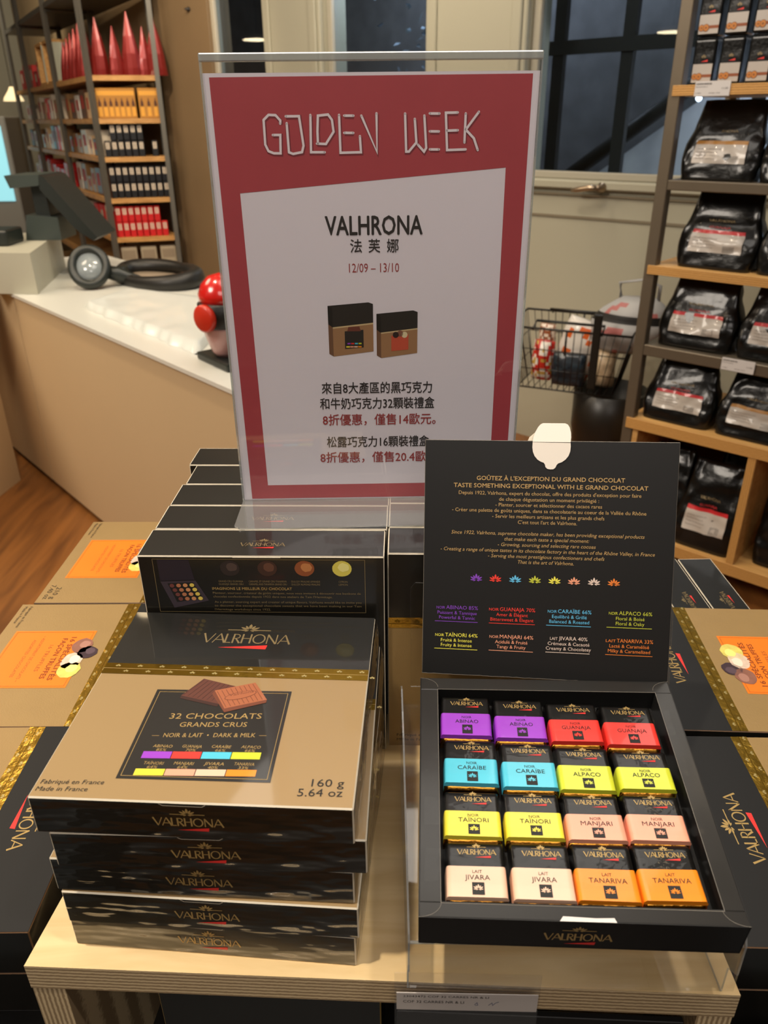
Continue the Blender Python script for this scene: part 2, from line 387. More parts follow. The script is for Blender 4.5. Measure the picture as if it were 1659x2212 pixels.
# ================================================================== truffle boxes standing behind
TW, TD, THH = .1752, .0392, .1791
def truffle_mesh(back):
    """upright box; back=True shows the printed black back, else the gold front"""
    g = G()
    g.box((0, 0, 0), (TW, TD, THH), BLACK, .0007, 1, PALE, faces={'top': BLACKT})
    g.M = plane_top(THH, 0, 0)
    g.frame(.3, .3, TW * 1000 - .3, TD * 1000 - .3, .55, PALE, 1)
    g.logo(70.5, 103, 14.5, 5.2, PGOLDD, PRED, tri=(.28, .76), wt=.9)
    if back:
        g.M = plane_front(0, THH)
        g.frame(10.4, -47, 161.5, -2.2, .35, PGOLDD)
        # small picture of an open box
        dk = mat('printed_violet_black', '#241c26', .5)
        g.p([(14, -20.5), (39, -19.5), (36.5, -3), (13.8, -2.8)], dk); g.p([(14, -21), (39.5, -20), (47.5, -37), (21.5, -43.5)], mat('printed_grey_black', '#3a3038', .5))
        g.p([(19, -22.5), (37.5, -21.7), (43.5, -35), (24, -38.5)], PBLK, 1.3)
        tones = ['#6e3a34', '#b0704c', '#c98a5a', '#d9be55']
        for i in range(4):
            for j in range(4):
                u = i / 3; v = j / 3
                g.disc(22 + 14.5 * u + 5 * v, -24 + .6 * u - 11.2 * v - .5, 1.75, 1.6, mat('printed_sweet' + str(i), tones[i], .5), 1.7, 10)
        for x, c, c2 in ((65.3, '#2b211e', '#4a3a34'), (92, '#3c251c', '#5f3d2e'), (118.5, '#8a4b28', '#b87846'), (145.1, '#d3c455', '#e6dc86')):
            g.disc(x, -9.6, 7, 6.4, mat('ball' + c, c, .5), 1.2, 20, .02); g.disc(x + 1.4, -8.6, 4, 3.6, mat('ball' + c2, c2, .5), 1.5, 14, .12)
        for a, b, l1, l2 in ((56.1, 73.8, 'GRAND CRU GUANAJA', 'GUANAJA GRAND CRU'), (77.9, 105.2, 'CARAMEL ET GRAND CRU TANARIVA', 'CARAMEL AND TANARIVA GRAND CRU'), (108.6, 129.1, 'DULCEY PRALINE AMANDE', 'DULCEY ALMOND PRALINE'), (142.4, 148.8, 'CITRON', 'LEMON')):
            g.text(l1, a, b, -21.2, 1.5, PGOLDD); g.text(l2, a, b, -23.6, 1.5, PGOLDD)
        g.text('IMAGINONS LE MEILLEUR DU CHOCOLAT', 51, 108.6, -27.6, 2.1, PGOLD, bold=.015)
        g.text('Planteur, sourceur, créateur de goûts uniques, nous vous invitons à découvrir nos bonbons de', 51, 158, -31.2, 1.75, PGOLDD)
        g.text("chocolat confectionnés depuis 1922 dans nos ateliers de Tain l'Hermitage.", 51, 137.5, -34.3, 1.75, PGOLDD)
        g.text('As a planter, sourcing expert and creator of unique flavors, Valrhona would like to invite you', 51.5, 158.3, -38.9, 1.75, PGOLDD)
        g.text('to discover the exceptional chocolate sweets that we have been making in our Tain', 51.2, 158.3, -42.1, 1.75, PGOLDD)
        g.text("l'Hermitage workshops since 1922.", 51, 92, -45.4, 1.75, PGOLDD)
        g.rect(68, -1.1, 102, -.6, PALE)
        g.build
    else:
        g.M = plane_front(0, THH)
        g.rect(.3, -.1791e3 + .4, TW * 1000 - .3, -63.4, GOLDC, 1)
        g.rect(.3, -63.4, TW * 1000 - .3, -54.2, FOIL, 2)
        for i in range(12): g.emblem(7 + 14.5 * i, -57.6, 2.4, mat('foil_relief', '#8a6a20', .3, .9), 3)
        g.rect(.3, -59.8, TW * 1000 - .3, -59.4, mat('foil_relief', '#8a6a20'), 3)
        g.text('Fabriqué en France', 6.5, 42, -168.8, 2.6, PBLK); g.text('Made in France', 6.5, 34, -173.6, 2.6, PBLK)
    return g
tb_back = truffle_mesh(True); tb_front = truffle_mesh(False)
rowsL = [(-.1752, .4765), (-.1728, .5172), (-.1712, .5572), (-.1675, .5972), (-.1735, .6380)]
ordn = ['front', 'second', 'third', 'fourth', 'rearmost']
src = {}
for j, (cx, gg, nm) in enumerate(((0, tb_back, 'left'), (.1783, tb_front, 'right'))):
    for i, (x, y) in enumerate(rowsL):
        if j: x = [.0022, .0035, .0045, .0035, .004][i]
        lab = f'black upright truffle box, {ordn[i]} of the {nm} row behind the stack' if i else ('black upright truffle box with printed back, foremost in the left row' if j == 0 else 'upright truffle box with gold front, foremost in the right row')
        a = -.0283 + [0, .002, 0, .003, -.002][i]
        if j not in src:
            o = thing('truffle_box', lab, 'box', (x, y, Z0), a, 'upright truffle boxes behind the stack'); gg.build('carton', o); src[j] = o
        else: copy_thing(src[j], (x, y, Z0), a, lab)

# ================================================================== stack of flat chocolate boxes
CWd, CDp, CHt = .1742, .1733, .0265
def choc_box():
    g = G()
    g.box((0, 0, 0), (CWd, CDp, CHt), BLACKW, .0008, 1, PALE, faces={'top': GOLDT, 'bottom': MATTE, 'right': BLACKW})
    g.M = plane_top(CHt)
    W = CWd * 1000
    g.rect(.4, 114, W - .4, 172.9, BLACKT, 1); g.rect(.4, 103.2, W - .4, 114, mat('gold_foil_band', '#a98731', .25, metal=1., bump=.15, bscale=60), 1.5)
    g.rect(.4, 108.4, W - .4, 108.8, PGOLD, 2)
    for i in range(12): g.emblem(9 + 14.6 * i, 111, 1.9, mat('foil_highlight', '#efdc96', .3, .8), 2.5); g.emblem(16 + 14.6 * i, 105.6, 1.9, mat('foil_highlight', '#efdc96'), 2.5)
    g.logo(56.7, 117.5, 139, 10.5, PGOLDD, PRED, tri=(.21, .75), wt=.75)
    PN = mat('printed_black_panel', '#1b1814', .4, coat=.6, coatrough=.05)
    g.p([(42.6, 15), (127.6, 15.8), (127.2, 90.8), (42.2, 89)], PN, 1)
    g.p([(44.6, 17), (125.6, 17.8), (125.6, 18.1), (44.6, 17.3)], PGOLD, 1.5); g.p([(44.4, 86.7), (125.3, 88.5), (125.3, 88.8), (44.4, 87)], PGOLD, 1.5)
    g.p([(44.6, 17), (44.9, 17), (44.7, 87), (44.4, 87)], PGOLD, 1.5); g.p([(125.3, 18), (125.6, 18), (125.3, 88.8), (125, 88.8)], PGOLD, 1.5)
    c1 = mat('printed_dark_chocolate', '#5d3327', .4, coat=.5); c2 = mat('printed_milk_chocolate', '#a3603f', .4, coat=.5); c3 = mat('printed_chocolate_shade', '#3a1f18', .4)
    c4 = mat('printed_chocolate_side', '#6e3c28', .4)
    g.p([(58.9, 83.8), (84, 77.1), (84, 74.6), (58.9, 81.2)], c3, 2); g.p([(68.9, 100.5), (58.9, 83.8), (84, 77.1), (92.5, 93.5)], c1, 2)
    for k in range(7): a = k / 7; g.stroke([(60 + 3.2 * k, 84.5 - .8 * k), (69.5 + 2.8 * k, 99.5 - .8 * k)], .35, c3, lift=2.3)
    g.p([(88.7, 73), (113.1, 82.2), (113.1, 79.4), (89.4, 69.6)], c4, 2.6); g.p([(78.7, 88.9), (88.7, 73), (89.4, 69.6), (77.9, 86)], c4, 2.6)
    g.p([(78.7, 89.2), (88.7, 73), (113.1, 82.2), (102.8, 98)], c2, 2.6)
    for k in range(9): g.stroke([(80.5 + 2.6 * k, 88.5 + 1.0 * k), (89.5 + 2.6 * k, 74.2 + 1.0 * k)], .35, c4, lift=3)
    g.p([(84 + 12 + 9.5 * cos(q / 16 * 2 * pi) + 0, 85.4 + 3.6 * sin(q / 16 * 2 * pi) + 3.2 * cos(q / 16 * 2 * pi)) for q in range(16)], c4, 3.2)
    g.p([(84 + 12 + 9. * cos(q / 16 * 2 * pi) + 0, 85.4 + 3.2 * sin(q / 16 * 2 * pi) + 3.1 * cos(q / 16 * 2 * pi)) for q in range(16)], c2, 3.5)
    g.text('Valrhona', 89, 103.5, 83.8, 2.2, c4, lift=3.8, slope=.33)
    g.text('32 CHOCOLATS', 57.6, 112.8, 62.8, 4.6, PGOLD, bold=.004, slope=.045)
    g.text('GRANDS CRUS', 65.6, 105.5, 56.2, 3.9, PGOLD, slope=.045)
    g.text('—  NOIR & LAIT  •  DARK & MILK  —', 52, 118.7, 47, 3.3, PGOLD, bold=.006, slope=.045)
    yy = 38.4
    for r, (names, y0, y1) in enumerate(((['ABINAO', 'GUANAJA', 'CARAÏBE', 'ALPACO'], 30.3, 35.6), (['TAÏNORI', 'MANJARI', 'JIVARA', 'TANARIVA'], 17.6, 22.4))):
        pc = (['85%', '70%', '66%', '66%'], ['64%', '64%', '40%', '33%'])[r]; cc = (['violet', 'red', 'blue', 'lime'], ['yellow', 'salmon', 'pink', 'orange'])[r]
        for k in range(4):
            x = 51.4 + 16.9 * k; sl = .031 * 16.9 * k
            g.p([(x, y0 + sl), (x + 16.4, y0 + sl + .5), (x + 16.4, y1 + sl + .5), (x, y1 + sl)], COLS[cc[k]], 2)
            cx = x + 8.4 + (1.2 - r)
            g.text(names[k], cx - 5.6, cx + 5.6, y1 + 3.5 + sl, 2.2, PGOLD, bold=.004, italic=.15); g.text(pc[k], cx - 2.9, cx + 2.9, y1 + .7 + sl, 2.0, PGOLD, italic=.15)
    g.text('Fabriqué en France', 3, 37.6, 9.4, 3.0, PBLK, bold=.006, italic=.1, slope=.03); g.text('Made in France', 2.4, 30.6, 4.4, 3.0, PBLK, bold=.006, italic=.1, slope=.03)
    g.text('160 g', 150, 167.6, 14.2, 5.2, PBLK, bold=.002, slope=.03); g.text('5.64 oz', 143.4, 167.4, 7.2, 5.2, PBLK, bold=.002, slope=.03)
    g.M = plane_front(0, CHt)
    g.logo(66.5, 104.3, -17, 6.0, PGOLD, PRED, tri=(.33, .78), wt=.95)
    # tuck flap line
    g.stroke([(71, -.9), (73, -2.2), (94, -2.4), (96, -1)], .35, PALE)
    return g
cb = choc_box()
stk = [(-.1925, .3085, -.075), (-.1905, .3045, -.070), (-.1925, .3055, -.068), (-.1850, .3000, -.045), (-.1911, .3001, -.0593)]
slab = ['bottom', 'fourth from the top', 'middle', 'second from the top', 'top']
# hand measured yaw of each level, bottom first
yaws = [-.092, -.075, -.064, -.041, -.0593]
src = None
for i in range(5):
    x, y, _ = stk[i]; lab = f'gold and black chocolate box in film, {slab[i]} of the stack' if i < 4 else 'flat gold chocolate box reading 32 CHOCOLATS, top of the stack of five'
    if src is None:
        src = thing('chocolate_box', lab, 'box', (x, y, Z0), yaws[i], 'chocolate boxes stacked on the riser')
        cb.build('carton', src)
        # loose clear wrap standing off the right side
        gw = G()
        def wrapf(u, v):
            return (CWd + .0012 + .0022 * sin(v * pi) * (.6 + .8 * mnoise.noise((u * 5, v * 2, 1.3))), .004 + u * (CDp - .006), .001 + v * (CHt - .001))
        gw.grid(wrapf, 24, 6, clear('cellophane', (1, 1, 1), .08, .9, .06, bump=.8, bscale=90)); gw.build('film_flap', src)
    else: copy_thing(src, (x, y, Z0 + i * (CHt + .00035)), yaws[i], lab)

# ================================================================== side piles of flat truffle boxes
def flat_truffle(sz, th, weight='210 g'):
    """lying flat; local +x is the black end, print read from -x side (rotated a quarter turn)"""
    k = sz / .1752; g = G(); mm = 1000
    g.box((0, 0, 0), (sz, sz, th), BLACK, .0008, 1, BROWN, faces={'top': GOLDC, 'left': GOLDC})
    g.M = plane_top(th) @ Matrix.Translation((0, sz, 0)) @ Matrix.Rotation(-pi / 2, 4, 'Z') @ Matrix.Scale(k, 4)
    # now x runs along -Y, y runs along +X : page upright seen from the left side
    W = 175.2
    g.rect(.4, 118.5, W - .4, W - .4, MATTE, 1); g.rect(.4, 106, W - .4, 118.5, FOIL, 1.3)
    g.rect(.4, 112, W - .4, 112.5, mat('foil_relief', '#8a6a20'), 2)
    for i in range(11): g.emblem(8 + 15.8 * i, 114.4, 2.2, mat('foil_highlight', '#efdc96'), 2); g.emblem(15 + 15.8 * i, 108.2, 2.2, mat('foil_highlight', '#efdc96'), 2)
    g.logo(58, 117, 137, 9.2, PGOLD, PRED, tri=(.2, .7), wt=.95)
    g.rect(46, 14, 128, 90, ORANGE, 1.3); g.frame(48, 16, 126, 88, .35, mat('orange_dark_print', '#a8480c', .5), 2)
    for x, y, a, b, c in ((104, 84, 11, 10, '#d8c862'), (91, 82, 12, 9, '#d9bfa8'), (79, 92, 9, 9, '#38242c'), (69, 84, 11, 9, '#8a5a48')):
        m_ = mat('truffle' + c, c, .5, var=.3, vscale=150); g.disc(x, y, a, b, m_, 2.6, 18, .06); g.disc(x - 2, y + 2, a * .5, b * .5, mat('truffle_hi' + c, tuple(min(1, v + .12) for v in [int(c[i:i + 2], 16) / 255 for i in (1, 3, 5)]), .5), 3, 12, .1)
    db = mat('orange_text', '#8a3d0c', .5)
    g.text('16 SPÉCIALITÉS', 56, 118, 70, 4.4, db, bold=.03); g.text('FAÇON TRUFFES', 58, 116, 62.5, 4.4, db, bold=.03)
    g.text('16 TRUFFLES', 68, 106, 54, 3.4, db); g.text('~ ASSORTIMENT DE CHOCOLATS ~', 54, 120, 43, 2.8, db); g.text('ASSORTED CHOCOLATES', 60, 114, 36, 2.8, db)
    bt = mat('brown_print', '#3a2c1a', .5)
    g.text('Fabriqué en France', 5, 40, 10, 2.8, bt); g.text('Made in France', 5, 33, 5, 2.8, bt)
    g.text(weight, 146, 168, 13, 5, bt); g.text('7.40 oz', 142, 168, 6, 5, bt)
    return g
SL = .184; TL = .0403; zl = .004
gl_ = flat_truffle(SL, TL)
plinth = mat('plinth_black', '#100f0e', .55)
pz = Z0 - .1975
for nm, x0, x1, y0, y1, h in (('left', -.43, -.232, .315, .86, .1975 + zl - 2 * TL - .0005), ('right', .212, .43, .30, .64, .1975 + .02 - 2 * .0396 - .0005)):
    o = G().box((x0, y0, pz), (x1, y1, pz + h), plinth, .002).build('plinth'); tag(o, f'low black block under the {nm} hand piles of flat boxes', 'plinth')
src = None
for lev in (1, 0):
    for i, (xr, y0, yaw) in enumerate(((-.2235, .3235, .0), (-.196, .5078, -.008), (-.184, .6935, -.012))):
        w_ = ['nearest', 'middle', 'farthest'][i]
        z = Z0 + zl - (2 - lev) * TL
        if not lev: z -= .0003
        lab = f'flat gold truffle box on the left, {w_} from the camera, ' + ('top of its pile' if lev else 'under the top one')
        loc = (xr - SL, y0 - .01 + .0, z)
        if src is None:
            src = thing('flat_truffle_box', lab, 'box', loc, yaw, 'flat truffle boxes left of the stack'); gl_.build('carton', src)
        else: copy_thing(src, loc, yaw, lab)
gr_ = G(); SR = .1745; TR = .0396
gr_ = flat_truffle(SR, TR)
src = None
for lev in (1, 0):
    for i, (xl, y0, yaw) in enumerate(((.2125, .2835, -.03), (.2265, .4605, -.055))):
        z = Z0 + .02 - (2 - lev) * TR - (0 if lev else .0003)
        lab = f'flat black and gold truffle box on the right, ' + ('nearer' if i == 0 else 'farther') + (' one, top of its pile' if lev else ' pile, under the top one')
        # turned half round so that the black end points left
        loc = (xl + SR, y0 + SR, z)
        if src is None:
            src = thing('flat_truffle_box', lab, 'box', loc, pi + yaw, 'flat truffle boxes right of the tasting box'); gr_.build('carton', src)
        else: copy_thing(src, loc, pi + yaw, lab)
# lower black box in front of the right pile, and one at the lower left
for x, y, zt, lab in ((.212, .095, -.03, 'plain black box lying lower in front of the right piles'), (-.43, .10, -.075, 'plain black box lying lower at the bottom left')):
    o = thing('flat_black_box', lab, 'box', (x, y, pz + .0005), 0.)
    G().box((0, 0, 0), (.175, .175, .1975 + zt), mat('grey_black_card', '#22282b', .42, coat=.2), .0012).build('carton', o)
# two narrow upright boxes behind the right piles
g = truffle_mesh(False)
src = None
for x, lab in ((.351, 'narrow black box top in film, left one behind the right piles'), (.3925, 'narrow black box top in film, right one behind the right piles')):
    loc = (x + .0, .655, Z0 - .1975); loc = (x, .625, Z0 - .2 + .0025)
    if src is None:
        src = thing('upright_truffle_box', lab, 'box', loc, pi / 2 + .02, 'upright boxes behind the right piles'); g.build('carton', src)
    else: copy_thing(src, loc, pi / 2 + .02, lab)
# boxes stored inside the riser
for x, y, h, lab in ((-.16, .33, .118, 'dark box with gold rim stored inside the riser, left'), (.02, .325, .10, 'dark box with gold rim stored inside the riser, right')):
    g = G().box((0, 0, 0), (.155, .17, h), BLACK, .001, 1, PGOLD)
    o = thing('stored_box', lab, 'box', (x, y, pz + .0005), -.04); g.build('carton', o)
# ================================================================== clear stand and open tasting box
TO = Vector((.0164, .2727, .0721 + Z0)); TROT = eu(-.0507, .1355, -.0107)
SC = .96                                    # true size of the tasting box against the closed ones
CAMP = Vector((0, 0, Z0 + CAMH))
TO = CAMP + (TO - CAMP) * SC
TM = Matrix.Translation(TO) @ TROT.to_matrix().to_4x4() @ Matrix.Scale(SC, 4)
ST = thing('acrylic_stand', 'clear bent acrylic display stand under the open tasting box', 'display stand', (0, 0, Z0 + CAMH * (1 - SC)))
ST.scale = (SC, SC, SC)
ZB = -CAMH * (1 - SC) / SC + .0003          # riser top in the stand's own measure
g = G()
th = .0018
prof = [(.2790, .0004), (.2790, .030), (.2798, .0355), (.2825, .0388), (.2870, .0402), (.335, .0475), (.452, .0635)]
def sheet(g, prof, x0, x1, th, m, skew=0.):
    n = len(prof); vs_ = []
    for off in (0, th):
        for x in (x0, x1):
            for i, (y, z) in enumerate(prof):
                a = Vector(prof[max(i - 1, 0)]); b = Vector(prof[min(i + 1, n - 1)]); d = (b - a).normalized()
                vs_.append((x, y + d.y * off + (x - x0) * skew, z - d.x * off))
    fs = []
    for i in range(n - 1):
        fs += [(i, i + 1, n + i + 1, n + i), (2 * n + i, 3 * n + i, 3 * n + i + 1, 2 * n + i + 1), (i, 2 * n + i, 2 * n + i + 1, i + 1), (n + i, n + i + 1, 3 * n + i + 1, 3 * n + i)]
    fs += [(0, n, 3 * n, 2 * n), (n - 1, 3 * n - 1 + 0, 4 * n - 1, 2 * n - 1)]
    g.add(vs_, fs, m)
sheet(g, prof, .0125, .2000, th, ACR, -.02); g.build('slope', ST)
g = G(); g.tube([(.0125, .2815, .0382), (.106, .2797, .0378), (.1995, .2779, .0374)], .0010, ACRE, 6); g.build('bend', ST)
for x in (.0112, .2003):
    sk = (x - .0125) * -.02
    g = G(MatrixX := Matrix.Translation((x, sk, 0)) @ Matrix(((0, 0, 1, 0), (1, 0, 0, 0), (0, 1, 0, 0), (0, 0, 0, 1))))
    g.prism([(.2905, ZB), (.4548, ZB), (.4548, .0785), (.446, .083), (.400, .0795), (.2835, .0425), (.281, .038), (.281, .012), (.2905, .004)], 0, .0012, ACR, ACRE); g.build('side_wall', ST)
# back plate behind the lid
LO = Vector((.0269, .4575, .0883 + Z0)); LROT = eu(-.0507, 1.2198, -.0903)
LO = CAMP + (LO - CAMP) * SC
LM = Matrix.Translation(LO) @ LROT.to_matrix().to_4x4() @ Matrix.Scale(SC, 4)
g = G((Matrix.Translation((0, 0, Z0 + CAMH * (1 - SC))) @ Matrix.Scale(SC, 4)).inverted() @ LM @ Matrix.Translation((0, 0, -.0042)))
g.prism([(-.0085, -.012), (.176, -.008), (.1762, .058), (.173, .0615), (-.006, .067), (-.0095, .063)], 0, .0014, ACR, ACRE); g.build('back_plate', ST)

TBX = thing('tasting_box', 'open black chocolate box with raised lid showing sixteen wrapped squares', 'open box', TO, TROT)
TBX.scale = (SC, SC, SC)
W_, D_, H_ = .1744, .1721, .027
g = G()
x0, x1, y0, y1 = .0125, .1628, .0085, .1615
RIM = mat('rim_black_card', '#1d1b18', .34, coat=.3, coatrough=.15)
r_ = .0125   # the rim folds inward with rounded corners
g.box((0, 0, -H_), (W_, D_, -H_ + .001), MATTE)
for a, b in (((0, 0, -H_), (W_, .0008, 0)), ((0, D_ - .0008, -H_), (W_, D_, 0)), ((0, 0, -H_), (.0008, D_, 0)), ((W_ - .0008, 0, -H_), (W_, D_, 0)),
             ((x0, y0, -.016), (x1, y0 + .0006, 0)), ((x0, y1, -.016), (x1, y1 + .0006, 0)), ((x0 - .0006, y0, -.016), (x0, y1, 0)), ((x1, y0, -.016), (x1 + .0006, y1, 0)),
             ((x0, y0, -.0170), (x1, y1, -.016))): g.box(a, b, MATTE)
for a, b in (((0, 0), (W_, y0)), ((0, y1), (W_, D_)), ((0, y0), (x0, y1)), ((x1, y0), (W_, y1))): g.box((a[0], a[1], -.001), (b[0], b[1], 0), RIM, .0004)
# curved seams of the folded corners
seam = mat('worn_card_seam', '#6d675e', .6)
g.M = Matrix(); 
for sx, sy, cx, cy in ((1, 1, 0, 0), (-1, 1, W_ * 1e3, 0), (1, -1, 0, D_ * 1e3), (-1, -1, W_ * 1e3, D_ * 1e3)):
    pts = [(cx + sx * (1.2 + 11.4 * sin(q / 8 * pi / 2)), cy + sy * (8.4 - 8 * (sin(q / 8 * pi / 2) ** .5 if 0 else (1 - cos(q / 8 * pi / 2))) * -1 - 8)) for q in range(9)]
    pts = [(cx + sx * 12.4 * sin(q / 8 * pi / 2), cy + sy * (8.4 * (1 - cos(q / 8 * pi / 2)) + .2)) for q in range(9)]
    g.stroke(pts, .25, seam)
g.frame(12.0, 8.0, 163.3, 162, .35, seam)
g.M = plane_front(0, 0)
g.logo(68, 104.5, -18.6, 7.0, PGOLD, PRED, tri=(.3, .76), wt=.95)
g.M = Matrix()
g.p([(75, .1), (105, .1), (104, 2.6), (94, 2.2), (77, 2.8)], PWHITE, 2)
g.build('tray', TBX)
# lid
inv = TM.inverted()
LL = inv @ LM
g = G(LL @ Matrix.Translation((0, 0, -.0011)))
LW, LH = .1744, .1716
g.box((0, 0, 0), (LW, LH, .001), MATTE, .0003, 1, seam)
g.M = LL; g.lift = .0001
T = g.text; gd = LC['gold']
ROWS = [('GOÛTEZ À L\'EXCEPTION DU GRAND CHOCOLAT', 37, 138.9, 143.5, 2.9, .02, 0), ('TASTE SOMETHING EXCEPTIONAL WITH LE GRAND CHOCOLAT', 20.9, 154.6, 138.2, 2.9, .02, 0),
        ("Depuis 1922, Valrhona, expert du chocolat, offre des produits d'exception pour faire", 24.5, 150.3, 133.2, 2.5, 0, 0), ('de chaque dégustation un moment privilégié :', 53, 122, 129, 2.5, 0, 0),
        ('- Planter, sourcer et sélectionner des cacaos rares', 50.6, 124.2, 125, 2.5, 0, 0), ('- Créer une palette de goûts uniques, dans sa chocolaterie au coeur de la Vallée du Rhône', 20, 154.2, 120.9, 2.5, 0, 0),
        ('- Servir les meilleurs artisans et les plus grands chefs', 48.5, 126.1, 116.8, 2.5, 0, 0), ("C'est tout l'art de Valrhona.", 66.6, 107.6, 112.8, 2.5, 0, 0),
        ('Since 1922, Valrhona, supreme chocolate maker, has been providing exceptional products', 19.7, 153.8, 104.6, 2.5, 0, .22), ('that make each taste a special moment:', 57.5, 116.4, 100.6, 2.5, 0, .22),
        ('- Growing, sourcing and selecting rare cocoas', 52.9, 121, 96.5, 2.5, 0, .22), ('- Creating a range of unique tastes in its chocolate factory in the heart of the Rhône Valley, in France', 12.2, 161.2, 92.3, 2.5, 0, .22),
        ('- Serving the most prestigious confectioners and chefs', 46.2, 127.3, 88.2, 2.5, 0, .22), ('That is the art of Valrhona.', 67.4, 106.3, 84.2, 2.5, 0, .22)]
for s_, a, b, y, h, bo, it in ROWS: T(s_, a, b, y, h, gd, bold=bo, italic=it)
for x, c in zip((38.2, 51.9, 65.9, 79.7, 93.5, 107, 120.8, 134.4), ('violet', 'red', 'blue', 'lime', 'yellow', 'salmon', 'pink', 'orange')): g.emblem(x, 71.8, 4.4, LC[c])
CD = [('NOIR', 'ABINAO 85%', 'Puissant & Tannique', 'Powerful & Tannic', 'violet', 10, 39.9, 50.3), ('NOIR', 'GUANAJA 70%', 'Amer & Élégant', 'Bittersweet & Elegant', 'red', 48, 80.7, 50.4),
      ('NOIR', 'CARAÏBE 66%', 'Equilibré & Grillé', 'Balanced & Roasted', 'blue', 89.5, 119.9, 50.6), ('NOIR', 'ALPACO 66%', 'Floral & Boisé', 'Floral & Oaky', 'lime', 131.9, 161.5, 51),
      ('NOIR', 'TAÏNORI 64%', 'Fruité & Intense', 'Fruity & Intense', 'yellow', 9.4, 40.1, 29.8), ('NOIR', 'MANJARI 64%', 'Acidulé & Fruité', 'Tangy & Fruity', 'salmon', 48.7, 79.9, 30.2),
      ('LAIT', 'JIVARA 40%', 'Crémeux & Cacaoté', 'Creamy & Chocolatey', 'pink', 91.7, 117.9, 30.8), ('LAIT', 'TANARIVA 33%', 'Lacté & Caramélisé', 'Milky & Caramelized', 'orange', 130.6, 163, 31)]
for a, b, c_, d_, cl, xa, xb, y in CD:
    m_ = LC[cl]; xm = xa + (xb - xa) * .235; cx = (xa + xb) / 2
    T(a, xa, xm - .8, y - 1.2, 2.0, m_); T(b, xm, xb, y - 1.2, 2.7, m_)
    T(c_, cx, None, y - 5, 2.4, m_, align='c'); T(d_, cx, None, y - 8.6, 2.4, m_, align='c')
    g.rect(min(xa, cx - 16), y - 10.6, max(xb, cx + 15), y - 10.2, m_)
LIDO = g.build('lid', TBX)
# white tuck tab, folded over at the lid's edge
g = G(LL)
def tab(pts, m, z0, z1): g.prism([(x / 1000, y / 1000) for x, y in pts], z0, z1, m)
PW = mat('white_card', '#e6ddd0', .6)
tab([(75.2, 170.6), (75.1, 167), (75.6, 163.8), (76.8, 161), (78.8, 158.6), (81, 157.2), (83.2, 156.4), (84.1, 155.2), (84.5, 153.4), (85.8, 152.2), (87.9, 151.8), (90, 152), (91.4, 153.2), (92, 154.8), (93, 156), (95.6, 157), (98, 158.8), (100, 161.4), (101.1, 164.6), (101.3, 168), (101.1, 170.4)], PW, .0002, .0007)
g.build('tuck_tab', LIDO)
g = G(LL @ Matrix.Translation((0, .1706, 0)) @ Matrix.Rotation(-.18, 4, 'X') @ Matrix.Translation((0, -.1706, 0)))
tab([(75.2, 170.8), (75.6, 174), (76.8, 177.6), (78.8, 181.4), (80.4, 183.2), (82, 184), (97.2, 184), (99, 183.2), (100.3, 181.2), (101.2, 177.6), (101.4, 174), (101.1, 170.8)], PW, 0, .0006)
tab([(71.6, 171), (73, 174.5), (77, 178), (78, 171)], PALE, -.003, -.0026)
g.build('folded_tab', LIDO)
# hinge tears along the fold
g = G(LL); g.lift = .0012
g.stroke([(a, .9 + .6 * mnoise.noise((a * .3, 1, 0))) for a in range(0, 175, 3)], .35, seam)
g.build('worn_fold', LIDO)

# the sixteen wrapped squares
NAMES = [[('NOIR', 'ABINAO', 'violet')] * 2 + [('NOIR', 'GUANAJA', 'red')] * 2, [('NOIR', 'CARAÏBE', 'blue')] * 2 + [('NOIR', 'ALPACO', 'lime')] * 2,
         [('NOIR', 'TAÏNORI', 'yellow')] * 2 + [('NOIR', 'MANJARI', 'salmon')] * 2, [('LAIT', 'JIVARA', 'pink')] * 2 + [('LAIT', 'TANARIVA', 'orange')] * 2]
PX = [[13.6, 50.0, 86.3, 122.4], [15.2, 52.0, 87.0, 123.8], [14.4, 51.0, 87.0, 122.9], [15.0, 51.9, 86.9, 122.2]]
PT = [[156.8, 154.8, 152.2, 151.0], [119.2, 117.4, 115.4, 112.8], [79.4, 79.2, 79.0, 80.0], [45.2, 45.5, 46.2, 46.6]]
PB = [[119.5, 118, 116, 114.4], [82.5, 80.5, 79.4, 80.8], [46, 46, 45.5, 46.2], [10.8, 10.5, 11.0, 11.8]]
WRAP = mat('glossy_black_wrapper', '#0c0b0a', .3, spec=.3, coat=.35, bump=.5, bscale=70, coatbump=True)
colw = dict(violet='violet', red='red', blue='sky blue', lime='lime green', yellow='yellow', salmon='salmon', pink='pale pink', orange='orange')
